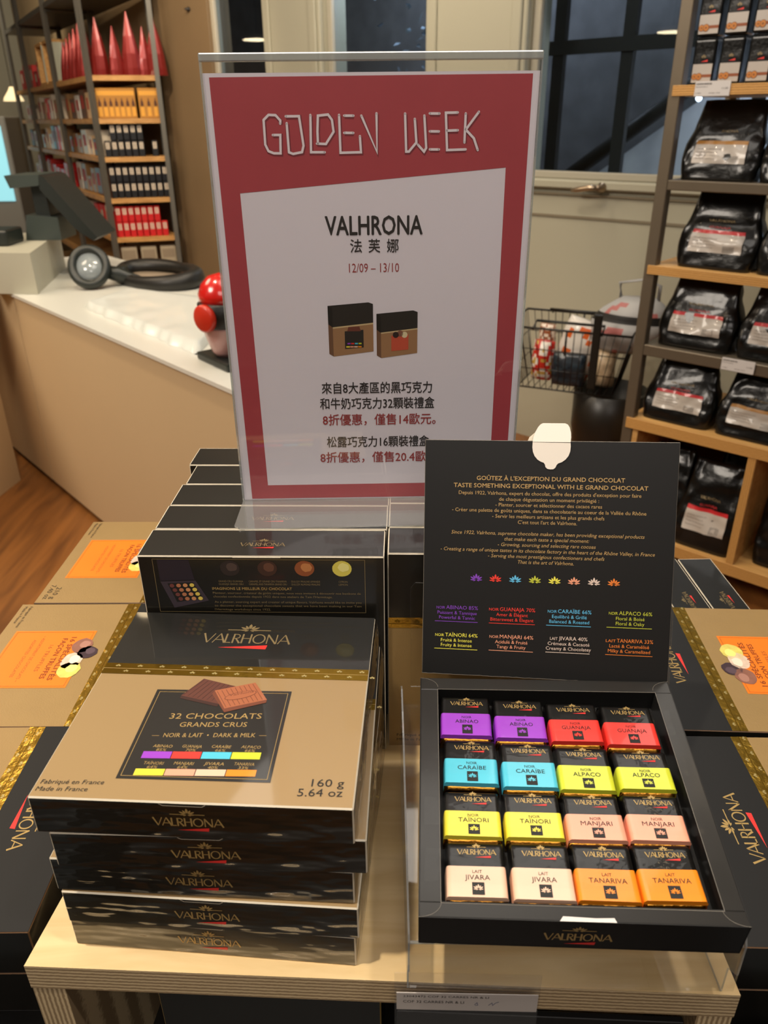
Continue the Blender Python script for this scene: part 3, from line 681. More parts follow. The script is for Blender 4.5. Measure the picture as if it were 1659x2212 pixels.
for r in range(4):
    for cidx in range(4):
        kind, nm, cl = NAMES[r][cidx]
        w_ = 34.6; t_ = PT[r][cidx] + 3.2; b_ = PB[r][cidx] + (2.6 if r < 3 else 1.0); L_ = t_ - b_
        side = 'left' if cidx % 2 == 0 else 'right'
        lab = f'black and {colw[cl]} wrapped chocolate square reading {nm}, the {side} one of its pair'
        M = TM @ Matrix.Translation((PX[r][cidx] / 1000, b_ / 1000, -.0132)) @ Matrix.Rotation(random.uniform(-.012, .012), 4, 'Z') @ Matrix.Rotation(-.035, 4, 'X') 
        o = thing('wrapped_chocolate', lab, 'chocolate', M.translation, M.to_euler(), 'wrapped squares in the tasting box'); o.scale = (SC, SC, SC)
        g = G(); h = .0124
        wm = w_ / 1000; lm = L_ / 1000
        def pillow(g, x0, x1, y0, y1, z, m, edge=.0016, sl=.0014, top0=False, n=10):
            def fn(u, v):
                x = x0 + (x1 - x0) * u; y = y0 + (y1 - y0) * v
                dx = min(x - x0, x1 - x); k = min(1, dx / edge)
                zz = z * (.18 + .82 * (1 - (1 - k) ** 2) ** .5)
                if top0: 
                    dy = min(1, (y1 - y) / .0035); zz *= .55 + .45 * dy
                return (x, y, zz)
            xs = [0, .012, .03, .06, .12, .3, .5, .7, .88, .94, .97, .988, 1]
            g.grid(lambda u, v: fn(xs[int(round(u * 12))], v), 12, n, m)
        pillow(g, 0, wm, lm * .46, lm, h, WRAP, top0=True, n=8)
        g.add([(0, 0, 0), (wm, 0, 0), (wm, lm, 0), (0, lm, 0), (0, lm, h * .5), (wm, lm, h * .5)], [(0, 1, 2, 3), (3, 2, 5, 4)], WRAP)
        g.M = plane_top(h); g.lift = .00012
        g.logo(7.2 if 1 else 0, 29.2, lm * 1000 * .70, 3.3, PGOLD, PRED, tri=(.45, .86), wt=1.05)
        g.build('wrapper', o)
        g = G(); cm = COLS[cl]
        pillow(g, -.0002, wm + .0002, 0.0, lm * .50, h + .00025, cm); g.add([(0, 0, h * .72), (wm, 0, h * .72), (wm, 0, h * .86), (wm - .0016, 0, h + .0002), (.0016, 0, h + .0002), (0, 0, h * .86)], [(0, 1, 2, 3, 4, 5)], cm)
        g.M = plane_top(h + .00025); g.lift = .00012
        y = lm * 1000
        g.text(kind, 17.8, None, y * .385, 1.9, PBLK, align='c', bold=.004)
        wd = {'ABINAO': 15.5, 'GUANAJA': 19, 'CARAÏBE': 18, 'ALPACO': 17, 'TAÏNORI': 18, 'MANJARI': 18.5, 'JIVARA': 14, 'TANARIVA': 21}[nm]
        g.text(nm, 17.8 - wd / 2, 17.8 + wd / 2, y * .275, 2.9, PBLK, bold=.004)
        g.rect(14.6, 1.3, 21.4, y * .235, PBLK, 1.5); g.emblem(18, y * .13, 2.8, cm, 3)
        g.build('colour_band', o)
        g = G()
        def foil(u, v):
            x = -.0003 + (wm + .0006) * u; a = mnoise.noise((x * 400 + r * 7, cidx * 3.1, v * 4)) * .0005
            y_ = -.0008 + .0022 * (1 - v) * 0; zz = h * .76 * min(1, v * 1.3) * (.3 + .7 * min(1, min(u, 1 - u) / .05))
            return (x, (.0016 if v > .75 else -.0008) + a - .0006 * sin(v * pi), zz + a)
        g.grid(foil, 20, 6, mat('wrapper_foil', '#a8742a', .25, metal=1., bump=.3, bscale=150)); g.build('foil_end', o)
# clear tape across each row
TAPE = clear('clear_tape', (.98, .98, .98), .004, .5, .08, power=6., bump=.5, bscale=50)
for r, (ya, yb) in enumerate(((128, 149), (92, 112), (55, 74), (20, 40))):
    g = G(TM)
    def tp(u, v):
        x = -.004 + u * .1795; y_ = (ya + (yb - ya) * v) / 1000 - u * .004
        inside = .0125 < x < .163
        xx = (x - .014) * 1000 % 36.2
        dip = max(0, 1 - min(xx, 36.2 - xx) / 2.2) if .02 < x < .16 else 0
        z = .0008 if not inside else (.0009 - .0012 * dip + .0004 * mnoise.noise((x * 90, y_ * 90, r)))
        if u < .02 or u > .98: z = -.004
        return (x, y_, z)
    g.grid(tp, 70, 6, TAPE)
    o = g.build('clear_tape'); tag(o, 'clear tape strip holding the ' + ['ABINAO and GUANAJA', 'CARAÏBE and ALPACO', 'TAÏNORI and MANJARI', 'JIVARA and TANARIVA'][r] + ' row of squares', 'tape', 'tape strips over the tasting box')

# price label in a clear holder at the riser's front edge
PO = thing('price_label', 'grey paper price label in a clear holder on the riser edge', 'label', (.0035, .2745, Z0 - .0005), (radians(0), 0, -.03))
g = G(); g.box((0, -.0016, -.050), (.083, -.0006, .024), ACR); g.build('holder', PO)
g = G(); g.box((.0012, -.0026, -.0075), (.082, -.0020, .0080), mat('grey_label_paper', '#b5ada6', .6)); g.M = plane_front(-.0026, 0)
g.text('23043472 COF 32 CARRES NR & LI', 5, 54, 4.6, 1.7, PBLK); g.text('COF 32 CARRES NR & LI', 5, 40, -.6, 2.2, PBLK)
g.stroke([(46, -1.4), (47.5, .6), (48, -1.8), (46.4, -2)], .3, mat('pen_ink', '#30406a', .5)); g.stroke([(54, -1.8), (56, .6), (56.5, -1.8), (58, .6), (60, 1.6)], .3, mat('pen_ink', '#30406a'))
g.build('paper', PO)
bk = G().box((0, 0, 0), (.176, .004, .155), MATTE, .0005);  # thin black sheet filling the riser opening below the label
o = thing('black_sheet', 'black sheet standing below the price label in the riser opening', 'panel', (.005, .2905, pz + .001), -.05); bk.build('sheet', o)

# ================================================================== sign
SM = Matrix.Translation((-.113, .5635, .1789 + Z0)) @ eu(.0135, 1.5729).to_matrix().to_4x4()
SG = thing('sign_holder', 'clear acrylic L-shaped holder with the red poster on the box tops', 'sign holder', (-.113, .5635, .1789 + Z0 + .0006), (0, 0, .0135))
LMs = lambda z: Matrix.Translation((0, 0, 0)) @ Matrix.Rotation(pi / 2, 4, 'X') @ Matrix.Translation((0, 0, z))
SW, SH_ = .2155, .3115
g = G(LMs(.0010)); g.box((0, 0, 0), (SW, SH_, .0012), ACR, 0); g.build('front_panel', SG)
g = G(LMs(-.0022)); g.box((0, 0, 0), (SW, SH_, .0012), ACR, 0); g.build('back_panel', SG)
g = G(LMs(0)); 
for a, b in (((-.0004, .001, -.0024), (.0006, SH_ - .003, .0024)), ((SW - .0006, .001, -.0024), (SW + .0004, SH_ - .003, .0024))): g.box(a, b, ACRE)
g.box((-.0006, SH_ - .0050, -.0026), (SW + .0006, SH_, .0026), clear('acrylic_top_fold', (.80, .84, .84), .3, .6, .05, haze=.35, hcol=(.75, .78, .76)), .0008, 2)
g.build('edge', SG)
g = G(); g.prism([(0, -.0012), (SW, -.0012), (SW + .001, -.0480), (.0048, -.0502), (.0018, -.0475), (-.0005, -.046)], 0, .0012, clear('acrylic_foot', (.97, .97, .97), .06, .9, .03, haze=.10, hcol=(.8, .78, .75), bump=.05, bscale=12), ACRE); g.build('foot', SG)
# poster
PS = G(SM @ Matrix.Translation((0, 0, 0)))
paper = mat('poster_paper', '#dcd6dc', .55, spec=.3)
PS.box((.0008, .0012, -.0004), (SW - .0008, SH_ - .0105, 0), paper)
PRD = mat('poster_red', '#a8434a', .5, var=.05, vscale=40); PS.lift = .0001
PRT = mat('poster_red_text', '#983a3a', .5); PDK = mat('poster_dark_text', '#2e2b2a', .5)
R0 = [(7, 2.2), (210.3, 2.2), (210.3, 299.4), (4.8, 298.7)]; I0 = [(20.5, 13.9), (197.4, 14.2), (196.3, 244.8), (18.2, 230.5)]
for i in range(4):
    j = (i + 1) % 4; PS.p([R0[i], R0[j], I0[j], I0[i]], PRD)
GW = [[(48.0, 272.2), (48.2, 274.0), (45.3, 277.1), (40.8, 277.3), (37.4, 274.4), (37.4, 260.0), (39.2, 256.1), (42.6, 254.8), (47.1, 254.7), (47.6, 265.6), (42.7, 265.6)],
[(51.8, 276.4), (60.4, 276.4), (62.4, 259.1), (61.2, 255.3), (55.3, 254.3), (52.6, 255.3), (52.2, 272.4)], [(67.8, 277.0), (67.1, 255.2), (76.2, 255.1)],
[(71.2, 260.3), (77.1, 260.0), (82.4, 267.2), (81.6, 274.1), (79.2, 277.2), (72.6, 276.6), (71.9, 267.3), (71.9, 260.3)], [(86.3, 276.9), (86.5, 254.7), (100.0, 254.9), (99.5, 264.5)],
[(89.6, 276.5), (95.6, 276.4)], [(89.3, 266.5), (95.3, 266.4)], [(100.7, 276.4), (110.6, 254.8), (110.5, 277.6)], [(129.0, 277.4), (129.8, 255.0), (131.6, 255.0), (136.5, 260.4), (135.3, 274.2)],
[(141.5, 276.1), (143.0, 257.1), (141.6, 254.9), (137.5, 259.1)], [(145.0, 277.3), (151.3, 277.2)], [(145.2, 266.9), (151.2, 266.8)], [(145.4, 256.2), (151.5, 256.1)],
[(163.1, 277.7), (155.4, 277.6), (156.8, 255.7), (169.1, 256.0)], [(156.4, 267.2), (163.5, 267.4)], [(168.3, 277.1), (168.1, 260.1)], [(176.8, 278.0), (168.7, 267.7), (174.2, 262.6), (177.1, 255.5)]]
SHD = mat('poster_letter_shadow', '#7c2f38', .5); WHT = mat('poster_letters', '#e4dadd', .5)
for s_ in GW:
    PS.stroke([(x + .3, y - .6) for x, y in s_], 2.6, SHD, lift=1.5); PS.stroke(s_, 1.5, WHT, lift=2.5)
    for x, y in (s_[0], s_[-1]): PS.disc(x, y, .75, .75, WHT, 2.5, 8)
PS.text('VALHRONA', 74.6, 141.2, 203.3, 12, PDK, bold=.022)
for ch, x in zip('法芙娜', (91.3, 104, 116.8)): PS.text(ch, x, x + 8, 192.2, 6.6, PDK, bold=.014)
PS.text('12/09 – 13/10', 90, 125.2, 178.1, 6.0, PRT, bold=.004)
# printed product pictures
pg = mat('poster_gold', '#9a7450', .5); pgd = mat('poster_gold_shade', '#6e4e38', .5); pbk = mat('poster_black', '#26221f', .5); pbd = mat('poster_black_shade', '#151210', .5); por = mat('poster_orange', '#c05038', .5); pyl = mat('poster_line', '#c9b183', .5)
def pic(x, y, w2, h2, orange):
    d = 3.2
    PS.p([(x, y), (x + d, y - 2), (x + d, y + h2 - 3), (x, y + h2 - 1)], pgd, 1.5); PS.p([(x, y + h2 * .61), (x + d, y + h2 * .61 - 2.6), (x + d, y + h2 - 3), (x, y + h2 - 1)], pbd, 2)
    PS.p([(x + d, y - 2), (x + w2, y + 1.5), (x + w2, y + h2), (x + d, y + h2 - 3)], pg, 1.5)
    PS.p([(x + d, y + h2 * .6 - 2), (x + w2, y + h2 * .6 + 1), (x + w2, y + h2), (x + d, y + h2 - 3)], pbk, 2)
    PS.p([(x + d, y + h2 * .57 - 2), (x + w2, y + h2 * .57 + 1), (x + w2, y + h2 * .6 + 1), (x + d, y + h2 * .6 - 2)], pyl, 2)
    PS.p([(x, y + h2 - 1), (x + d, y + h2 - 3), (x + w2, y + h2), (x + w2 - d, y + h2 + 1.2)], pbk, 1.7)
    a = x + w2 * .36; b = x + w2 * .78; c0 = y + h2 * .10
    PS.p([(a, c0), (b, c0 + 1), (b, c0 + h2 * .36 + 1), (a, c0 + h2 * .36)], por if orange else pbk, 2.5)
    PS.logo(x + w2 * .42, x + w2 * .78, y + h2 * .78, 2.0, pgd, PRED, wt=1.2)
    mid = (a + b) / 2
    if orange:
        for q, c in enumerate(('#2a1c1a', '#7a5040', '#d6c9a0')): PS.disc(mid - 3 + 3.2 * q, c0 + h2 * .38 + (q % 2), 2.2, 2.3, mat('pic' + c, c, .5), 3, 12)
        PS.text('16 TRUFFES', mid - 4, mid + 4, c0 + 5, 1, PRT)
    else:
        PS.p([(mid - 5, c0 + h2 * .36), (mid + 5, c0 + h2 * .36), (mid + 4, c0 + h2 * .36 + 3.4), (mid - 4, c0 + h2 * .36 + 3.2)], mat('pic_brown', '#6a3528', .5), 3)
        for q, c in enumerate(('violet', 'red', 'blue', 'lime')): PS.rect(mid - 5 + q * 2.7, c0 + 3.4, mid - 2.8 + q * 2.7, c0 + 4.4, COLS[c], 3)
        for q, c in enumerate(('yellow', 'salmon', 'pink', 'orange')): PS.rect(mid - 6 + q * 2.9, c0 + 1, mid - 3.4 + q * 2.9, c0 + 2, COLS[c], 3)
pic(73.8, 120, 32.6, 36, False); pic(108.8, 118.4, 29.8, 31.5, True)
for s_, a, b, y, m_ in (('來自8大產區的黑巧克力', 67, 150, 90, PDK), ('和牛奶巧克力32顆裝禮盒', 65.2, 152.1, 77.8, PDK), ('8折優惠，僅售14歐元。', 66.7, 153.4, 64.8, PRT), ('松露巧克力16顆裝禮盒', 69.2, 148.4, 46.6, PDK), ('8折優惠，僅售20.4歐元。', 63.5, 159, 33.6, PRT)):
    PS.text(s_, a, b, y, 6.6, m_, bold=.016)
o = PS.build('poster'); tag(o, 'red and white GOLDEN WEEK poster inside the clear sign holder', 'poster')
# ================================================================== room (axes turned 42 degrees: U runs right along the window wall, N towards it)
A42 = radians(42)
U = Vector((cos(A42), -sin(A42), 0)); N_ = Vector((sin(A42), cos(A42), 0))
RM = Matrix(((U.x, N_.x, 0, 0), (U.y, N_.y, 0, 0), (0, 0, 1, 0), (0, 0, 0, 1)))       # local (u, n, z) -> world
ROOMROT = -A42
cream = mat('cream_wall_paint', '#aba793', .6, var=.03, vscale=3)
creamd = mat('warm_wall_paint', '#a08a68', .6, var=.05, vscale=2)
CEIL = 3.25
WN = 3.25; KW = WN / 3.4                   # wall distance; KW rescales sizes read at 3.4
def setbox(name, a, b, m, bevel=0):
    o = G().box(a, b, m, bevel).build(name); o.rotation_euler = (0, 0, ROOMROT); return struct(o)
g = G(); g.box((-9, -4, -.05), (6, 12, 0), wood('parquet', '#6e4524', '#9a6432', (9, 1, 9), .35, 2.2, coat=.2)); o = g.build('floor'); o.rotation_euler = (0, 0, 0); struct(o)
g = G(); g.box((-9, -4, CEIL), (6, 12, CEIL + .05), mat('ceiling_paint', '#857d70', .8)); struct(g.build('ceiling'))
g = G()
uW = -5.0 * KW; zc = 1.4537; zs = zc - .2537 * KW; zt = 2.75
wins = [(a * KW, b * KW) for a, b in ((-4.45, -3.92), (-3.458, -2.74), (-2.175, -.15))]
edges_ = [(uW, wins[0][0]), (wins[0][1], wins[1][0]), (wins[1][1], wins[2][0]), (wins[2][1], 3.2)]
for a, b in edges_: g.box((a, WN, 0), (b, WN + .16, CEIL), cream if a > uW + .01 else mat('brown_wall_end', '#7a6549', .55, var=.15, vscale=3))  # leftmost stretch of the wall is coloured browner than the rest
for a, b in wins: g.box((a, WN, 0), (b, WN + .16, zs), cream); g.box((a, WN, zt), (b, WN + .16, CEIL), cream)
o = g.build('wall_back'); o.rotation_euler = (0, 0, ROOMROT); struct(o)
frame_m = mat('window_frame_paint', '#a9a392', .5); glass = clear('window_glass', (.72, .78, .82), .05, .9, .01)
iron = mat('dark_iron', '#1a1713', .5)
for i, (a, b) in enumerate(wins):
    t = bpy.data.objects.new(f'window_{i+1}', None); COL.objects.link(t); t.rotation_euler = (0, 0, ROOMROT); t['kind'] = 'structure'
    g = G(); f = .035
    g.box((a, WN + .02, zs), (a + f, WN + .07, zt), frame_m, .004); g.box((b - f, WN + .02, zs), (b, WN + .07, zt), frame_m, .004)
    g.box((a + f, WN + .02, zs), (b - f, WN + .07, zs + .03), frame_m, .004); g.box((a + f, WN + .02, zt - f), (b - f, WN + .07, zt), frame_m, .004)
    g.build('window_frame', t)
    G().box((a + f, WN + .04, zs + .03), (b - f, WN + .046, zt - f), glass).build('pane', t)
# casings and mouldings
g = G()
for a, b in edges_[1:3]:
    g.box((a, WN - .03, zs - .02), (b, WN, zt + .1), cream, .006); c_ = (a + b) / 2
    g.box((a + .02, WN - .045, zs - .02), (a + .07, WN - .03, zt + .1), cream, .005); g.box((b - .07, WN - .045, zs - .02), (b - .02, WN - .03, zt + .1), cream, .005)
o = g.build('trim_1'); o.rotation_euler = (0, 0, ROOMROT); struct(o)
g = G(); g.box((-2.1, WN - .035, zs - .035), (2, WN, zs), cream, .006); g.box((-2.1, WN - .006, zs - .155), (2, WN, zs - .145), mat('wall_groove', '#7d735f', .7)); g.box((-2.1, WN - .012, zs - .062), (2, WN, zs - .055), mat('wall_groove', '#7d735f'))
o = g.build('trim_2'); o.rotation_euler = (0, 0, ROOMROT); struct(o)
# left wall behind the long shelf, and the remaining walls
W0 = U * uW + N_ * WN; dl = Vector((-.5, .866, 0))
def wallseg(name, p, q, m, th=.12):
    p = Vector(p); q = Vector(q); d = (q - p); L_ = d.length; a = math.atan2(d.y, d.x)
    o = G().box((0, 0, 0), (L_, th, CEIL), m).build(name, None, (p.x, p.y, 0)); o.rotation_euler = (0, 0, a); return struct(o)
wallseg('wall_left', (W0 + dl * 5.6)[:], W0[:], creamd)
wallseg('wall_far', (-9, 10.7, 0), (-4.1, 10.7, 0), cream)
wallseg('wall_front', (6, -3.9, 0), (-9, -3.9, 0), cream)
wallseg('wall_side', (-8.9, -4, 0), (-8.9, 10.8, 0), cream)
pr = U * 3.2 + N_ * WN
wallseg('wall_right', pr[:], (5.9, -4, 0), cream)
# the dark street behind the glass
night = mat('night_curtain', '#6b6a6e', .7, var=.5, vscale=9, bump=.6, bscale=14, bstretch=(8, 8, .6))
o = G().box((-6, WN + 1.0, 0), (3.2, WN + 1.05, 3.2), night).build('street_facade'); o.rotation_euler = (0, 0, ROOMROT); tag(o, 'dark blue rippled facade seen through the windows', 'facade')
t = thing('iron_grille', 'dark iron window grille behind the right hand window pane', 'grille', (0, 0, 0), ROOMROT)
g = G()
for u_ in (-2.115, -1.78, -1.2): g.box((u_ - .028, WN + .30, 1.0), (u_ + .028, WN + .33, 2.9), iron)
g.build('upright', t)
g = G(); g.box((-2.4, WN + .285, 1.70), (-.2, WN + .315, 1.755), iron); g.build('crossbar', t)
# outside stair: sloping handrail and pale flank
t = thing('outside_stair', 'pale stair flank with dark sloping handrail behind the right window', 'stair', (0, 0, 0), ROOMROT)
g = G(); g.tube([(-2.35, WN + .55, 1.05), (-1.15, WN + .55, 1.86)], .035, iron); g.build('handrail', t)
g = G(); g.M = Matrix(((1, 0, 0, 0), (0, 0, -1, WN + .66), (0, 1, 0, 0), (0, 0, 0, 1)))
g.prism([(-2.35, .3), (-2.35, .98), (-.6, 2.16), (-.3, 2.16), (-.3, .3)], 0, .05, mat('pale_stair_paint', '#d3d4dc', .6, var=.2, vscale=12)); g.build('flank', t)
lamp('POINT', tuple(U * -1.0 + N_ * (WN + .45) + Vector((0, 0, 1.6))), (0, 0, 0), 16, (.88, .92, 1.0), .05)
lamp('POINT', tuple(U * -2.1 + N_ * (WN + .75) + Vector((0, 0, 2.6))), (0, 0, 0), 26, (.82, .88, 1.0), .05)
lamp('POINT', tuple(U * -3.0 + N_ * (WN + .5) + Vector((0, 0, 2.2))), (0, 0, 0), 20, (.82, .88, 1.0), .05)
for u_, z_, n__, lab in ((-1.52, 1.52, .6, 'small white street light seen left of the shelf post'), (-1.27, 1.53, .6, 'small white street light seen right of the shelf post'), (-1.45, 1.27, .5, 'small white street light low by the shelf post')):
    g = G(); g.lathe([(.001, -.014), (.011, -.008), (.014, 0), (.011, .008), (.001, .014)], mat('street_light_glow', '#f2f6ff', .5, emit=6), 10); o = g.build('street_light', None, tuple(U * u_ + N_ * (WN + n__ - .1) + Vector((0, 0, z_)))); tag(o, lab, 'lamp')
# shrub outside the middle window
rs = random.Random(3); g = G(); lf = mat('night_leaf', '#6d7c8c', .5)
for k in range(240):
    c0 = Vector((rs.gauss(-2.95, .12), WN + .45 + rs.uniform(-.1, .1), 1.75 + rs.uniform(-.5, .8))); s_ = rs.uniform(.015, .035)
    q = Euler((rs.uniform(0, 3), rs.uniform(0, 3), rs.uniform(0, 3))).to_matrix()
    g.add([tuple(c0 + q @ Vector(v) * s_) for v in ((-1, 0, 0), (0, -.5, .1), (1, 0, 0), (0, .5, .1))], [(0, 1, 2, 3)], lf)
g.tube([(-2.95, WN + .45, 0), (-2.93, WN + .45, 1.2), (-2.97, WN + .45, 2.5)], .02, iron)
o = g.build('street_shrub'); o.rotation_euler = (0, 0, ROOMROT); tag(o, 'pale leafed shrub in the dark outside the middle window', 'shrub')
# window handle
t = thing('window_handle', 'brushed metal lever handle on the cream window rail', 'handle', tuple(U * -1.655 + N_ * (WN - .035) + Vector((0, 0, zs - .022))), ROOMROT)
chrome = mat('brushed_metal', '#b9a58c', .3, metal=.9)
g = G(); g.lathe([(.022, 0), (.022, .006), (.012, .012), (.010, .03)], chrome, 16); g.M = Matrix.Rotation(pi / 2, 4, 'X')
g = G(Matrix.Rotation(pi / 2, 4, 'X')); g.lathe([(.02, 0), (.02, .006), (.010, .012), (.010, .045)], chrome, 16); g.build('rose', t)
g = G(); g.tube([(0, -.045, 0), (-.03, -.05, 0), (-.09, -.05, -.01), (-.115, -.045, -.014)], [.011, .012, .011, .008], chrome); g.build('lever', t)
o = G(Matrix.Rotation(pi / 2, 4, 'X')).lathe([(.012, 0), (.012, .01), (.006, .012), (.005, .03)], iron, 12).build('wall_hook', None, tuple(U * -4.42 + N_ * (WN - .0) + Vector((0, 0, 2.03)))); o.rotation_euler = (0, 0, ROOMROT); tag(o, 'small dark metal hook on the wall left of the windows', 'hook')
# ceiling spots that reflect in the glass
cl = mat('lamp_glow', '#ffe2b4', .5, emit=9)
lampsrc = None
for i, (x, y) in enumerate(((-.42, .45), (.6, -.1), (1.1, 1.5), (-1.1, 2.0), (-1.3, 3.6), (-.3, 2.6))):
    o = thing('ceiling_spot', f'round warm recessed ceiling spot above the ' + ['stack of chocolate boxes', 'tasting box', 'steel shelf', 'shop counter', 'corner shelf', 'middle window'][i], 'ceiling light', (x, y, CEIL), 0, 'ceiling spots')
    g = G(); g.lathe([(.09, -.012), (.09, 0)], mat('spot_ring', '#c8c0b0', .4), 24); g.build('ring', o)
    g = G(); g.lathe([(.001, -.0145), (.075, -.0145), (.075, -.0125)], cl, 24); g.build('lens', o)

for x, y, lab in ((-5.3 * KW, .7, 'round pendant lamp whose glow mirrors in the right window'), (-6.0, 5.2, 'round pendant lamp whose glow mirrors in the left window')):
    o = thing('disc_lamp', lab, 'ceiling light', (x, y, 2.27), 0)
    G().lathe([(.001, .05), (.17, .03), (.19, -.005)], mat('spot_ring', '#c8c0b0'), 28).build('lamp_shade', o)
    G().lathe([(.001, -.012), (.16, -.012), (.16, -.006)], mat('disc_glow', '#ffe6b8', .5, emit=22), 28).build('lens', o)
    G().tube([(0, 0, .05), (0, 0, CEIL - 2.27)], .005, iron, 6).build('cord', o)
# ================================================================== right hand shelf
SN = 2.371
def rp(u, n, z): return tuple(U * u + N_ * n + Vector((0, 0, z)))
steel = mat('shelf_steel', '#6f6454', .42, metal=.55, var=.12, vscale=8)
pine = wood('pine_board', '#b98a4e', '#d2a565', (1, 10, 10), .5, 5); pedge = plyedge('pine_board_edge', 'Z', '#a8763a', '#cf9e58', .006)
t = thing('steel_shelf', 'steel framed shelf with pine boards full of black bags on the right', 'shelf', rp(-1.05, SN, 0), ROOMROT)
WS, DS = 1.0, .46
for x in (0, WS - .035):
    for y in (0, DS - .035): G().box((x, y, 0), (x + .035, y + .035, 2.9), steel, .002).build('post', t)
bz = [(1.502, 1.528, 1), (1.260, 1.287, 0), (1.021, 1.047, 1), (.771, .805, 0), (.522, .558, 1), (.107, .149, 1)]
for z0_, z1_, wd in bz:
    g = G()
    if wd: g.box((.012, -.004, z0_), (WS, DS, z1_), pine, .001, 1, None, {'front': pedge})
    else: g.box((.035, 0, z0_), (WS, .03, z1_), steel, .002); g.box((.035, DS - .03, z0_), (WS, DS, z1_), steel, .002); g.box((.03, .03, z1_ - .008), (WS, DS - .03, z1_), steel)
    g.build('board', t)
G().box((.037, .004, .149), (.055, DS, .522), pine).build('side_panel', t)
G().box((.415, -.002, .149), (.440, DS, .522), pine, .001, 1, None, {'front': plyedge('pine_edge_across', 'X', '#a8763a', '#cf9e58', .006)}).build('divider', t)
G().box((.045, DS - .01, .149), (WS, DS, .522), mat('pine_back_panel', '#9c7442', .6)).build('back_panel', t)

plastic = mat('glossy_black_plastic', '#0a0a09', .3, spec=.35, coat=.3, bump=2.0, bscale=20, coatrough=.07)
bagwhite = mat('bag_label_white', '#b5aca2', .4, coat=.4); bagred = mat('bag_label_red', '#c4262c', .4, coat=.4); bagamber = mat('bag_label_amber', '#a8752c', .4)
def bag(w_, d_, h_, seed, top, lean=.0, lbl=(.42, .22, .86, .50)):
    """filled pouch with a block bottom, pinched and crimped at its top"""
    def f(s, v, off=0.):
        # s around 0..1 (0..0.5 = front), v height
        a = 2 * pi * s
        prof = (1 + .10 * sin(pi * min(1, v * 1.6))) * (1 - .16 * max(0, v - .45) / .55)
        dep = (1 - .9 * max(0, (v - .22) / .78) ** 1.3)
        ex = .32
        cx = math.copysign(abs(cos(a)) ** ex, cos(a)); sy = math.copysign(abs(sin(a)) ** ex, sin(a))
        nz = mnoise.noise((cx * 3 + seed, v * 7, sy * 2 + seed)) ; n2 = mnoise.noise((cx * 8 + seed * 2, v * 16, sy))
        x = w_ / 2 * prof * cx * (1 + .035 * nz); y = -d_ / 2 * dep * sy + (nz * .009 + n2 * .003) * (1 if v > .05 else 0)
        y -= off; z = h_ * v * (1 + .03 * mnoise.noise((cx * 2, seed, 0)) * v)
        return (x, y + d_ / 2 + lean * v, z)
    g = G(); n = 48; m_ = 22
    vs_ = [f(i / n, j / m_) for j in range(m_ + 1) for i in range(n)]
    fs = [(j * n + i, j * n + (i + 1) % n, (j + 1) * n + (i + 1) % n, (j + 1) * n + i) for j in range(m_) for i in range(n)]
    fs = [q[::-1] for q in fs]
    fs += [tuple(range(n)), tuple(range(m_ * n, m_ * n + n))[::-1]]
    g.add(vs_, fs, plastic, True)
    lg = G(); a0, v0, a1, v1 = lbl
    def lf_(u, v):
        X = (-.33 + .66 * u) ; vv = v0 + (v1 - v0) * v
        s_ = .25
        # find the angle with this x share on the front
        cxx = X / .5; ang = math.acos(max(-1, min(1, math.copysign(abs(cxx) ** (1 / .32), cxx))))
        p_ = f(ang / (2 * pi), vv, .0045); return p_
    def print_on(t_, u0, u1, v0_, hh, m_):
        vv_, ff_ = glyphs(t_); a_ = min(q[0] for q in vv_); b_ = max(q[0] for q in vv_)
        P_ = []
        for x_, y_ in vv_:
            q = lf_(u0 + (u1 - u0) * (x_ - a_) / (b_ - a_), v0_ + hh * y_ / .682); P_.append((q[0], q[1] - .0012, q[2]))
        lg.add(P_, ff_, m_)
    if top is not None:
        print_on('VALRHONA', .22, .78, 1.36, .11, PGOLDD)
        if top is bagred: print_on('GUANAJA', .28, .72, 1.08, .10, bagred)
        for k_ in range(4): print_on('chocolat de couverture noir', .06, .52 - .05 * (k_ % 2), .62 - .14 * k_, .055, mat('label_print', '#6b625c', .5))
        print_on('|||||||||', .66, .86, .12, .22, PBLK)
        lg.grid(lambda u, v: lf_(u, v * .84), 14, 8, bagwhite); lg.grid(lambda u, v: lf_(u, .84 + v * .16), 14, 2, top)
    return g, lg
BG = [  # board z, u centre, width, height, depth, label top, label, seed, n offset
    (1.287, -.895, .205, .205, .10, bagamber, 'black pouch with white and amber label, left on the second shelf down', 1, .03),
    (1.287, -.672, .205, .20, .10, bagwhite, 'black pouch with pale label, right on the second shelf down', 2, .03),
    (1.047, -.862, .215, .215, .11, bagred, 'black pouch with red topped label, left on the third shelf down', 3, .03),
    (1.047, -.630, .21, .21, .11, bagwhite, 'black pouch cut by the frame, right on the third shelf down', 4, .03),
    (.805, -.880, .22, .215, .11, bagred, 'black pouch with red topped label, left on the fourth shelf down', 5, .03),
    (.805, -.636, .22, .215, .11, bagred, 'black pouch cut by the frame, right on the fourth shelf down', 6, .03),
    (.558, -.895, .215, .205, .09, bagred, 'black pouch with red topped label, left on the fifth shelf down', 7, .03),
    (.558, -.655, .215, .20, .09, bagamber, 'black pouch with amber topped label, right on the fifth shelf down', 8, .03),
    (.149, -.735, .19, .29, .11, bagred, 'black pouch with red topped label, front in the lowest cubby', 9, .02),
    (.149, -.915, .15, .28, .11, None, 'black pouch in the lowest cubby, far left in shade', 10, .10),
    (.149, -.70, .18, .34, .10, None, 'tall black pouch behind the front one in the lowest cubby', 11, .20),
    (.149, -.49, .17, .27, .11, None, 'black pouch in the cubby right of the divider', 12, .05)]
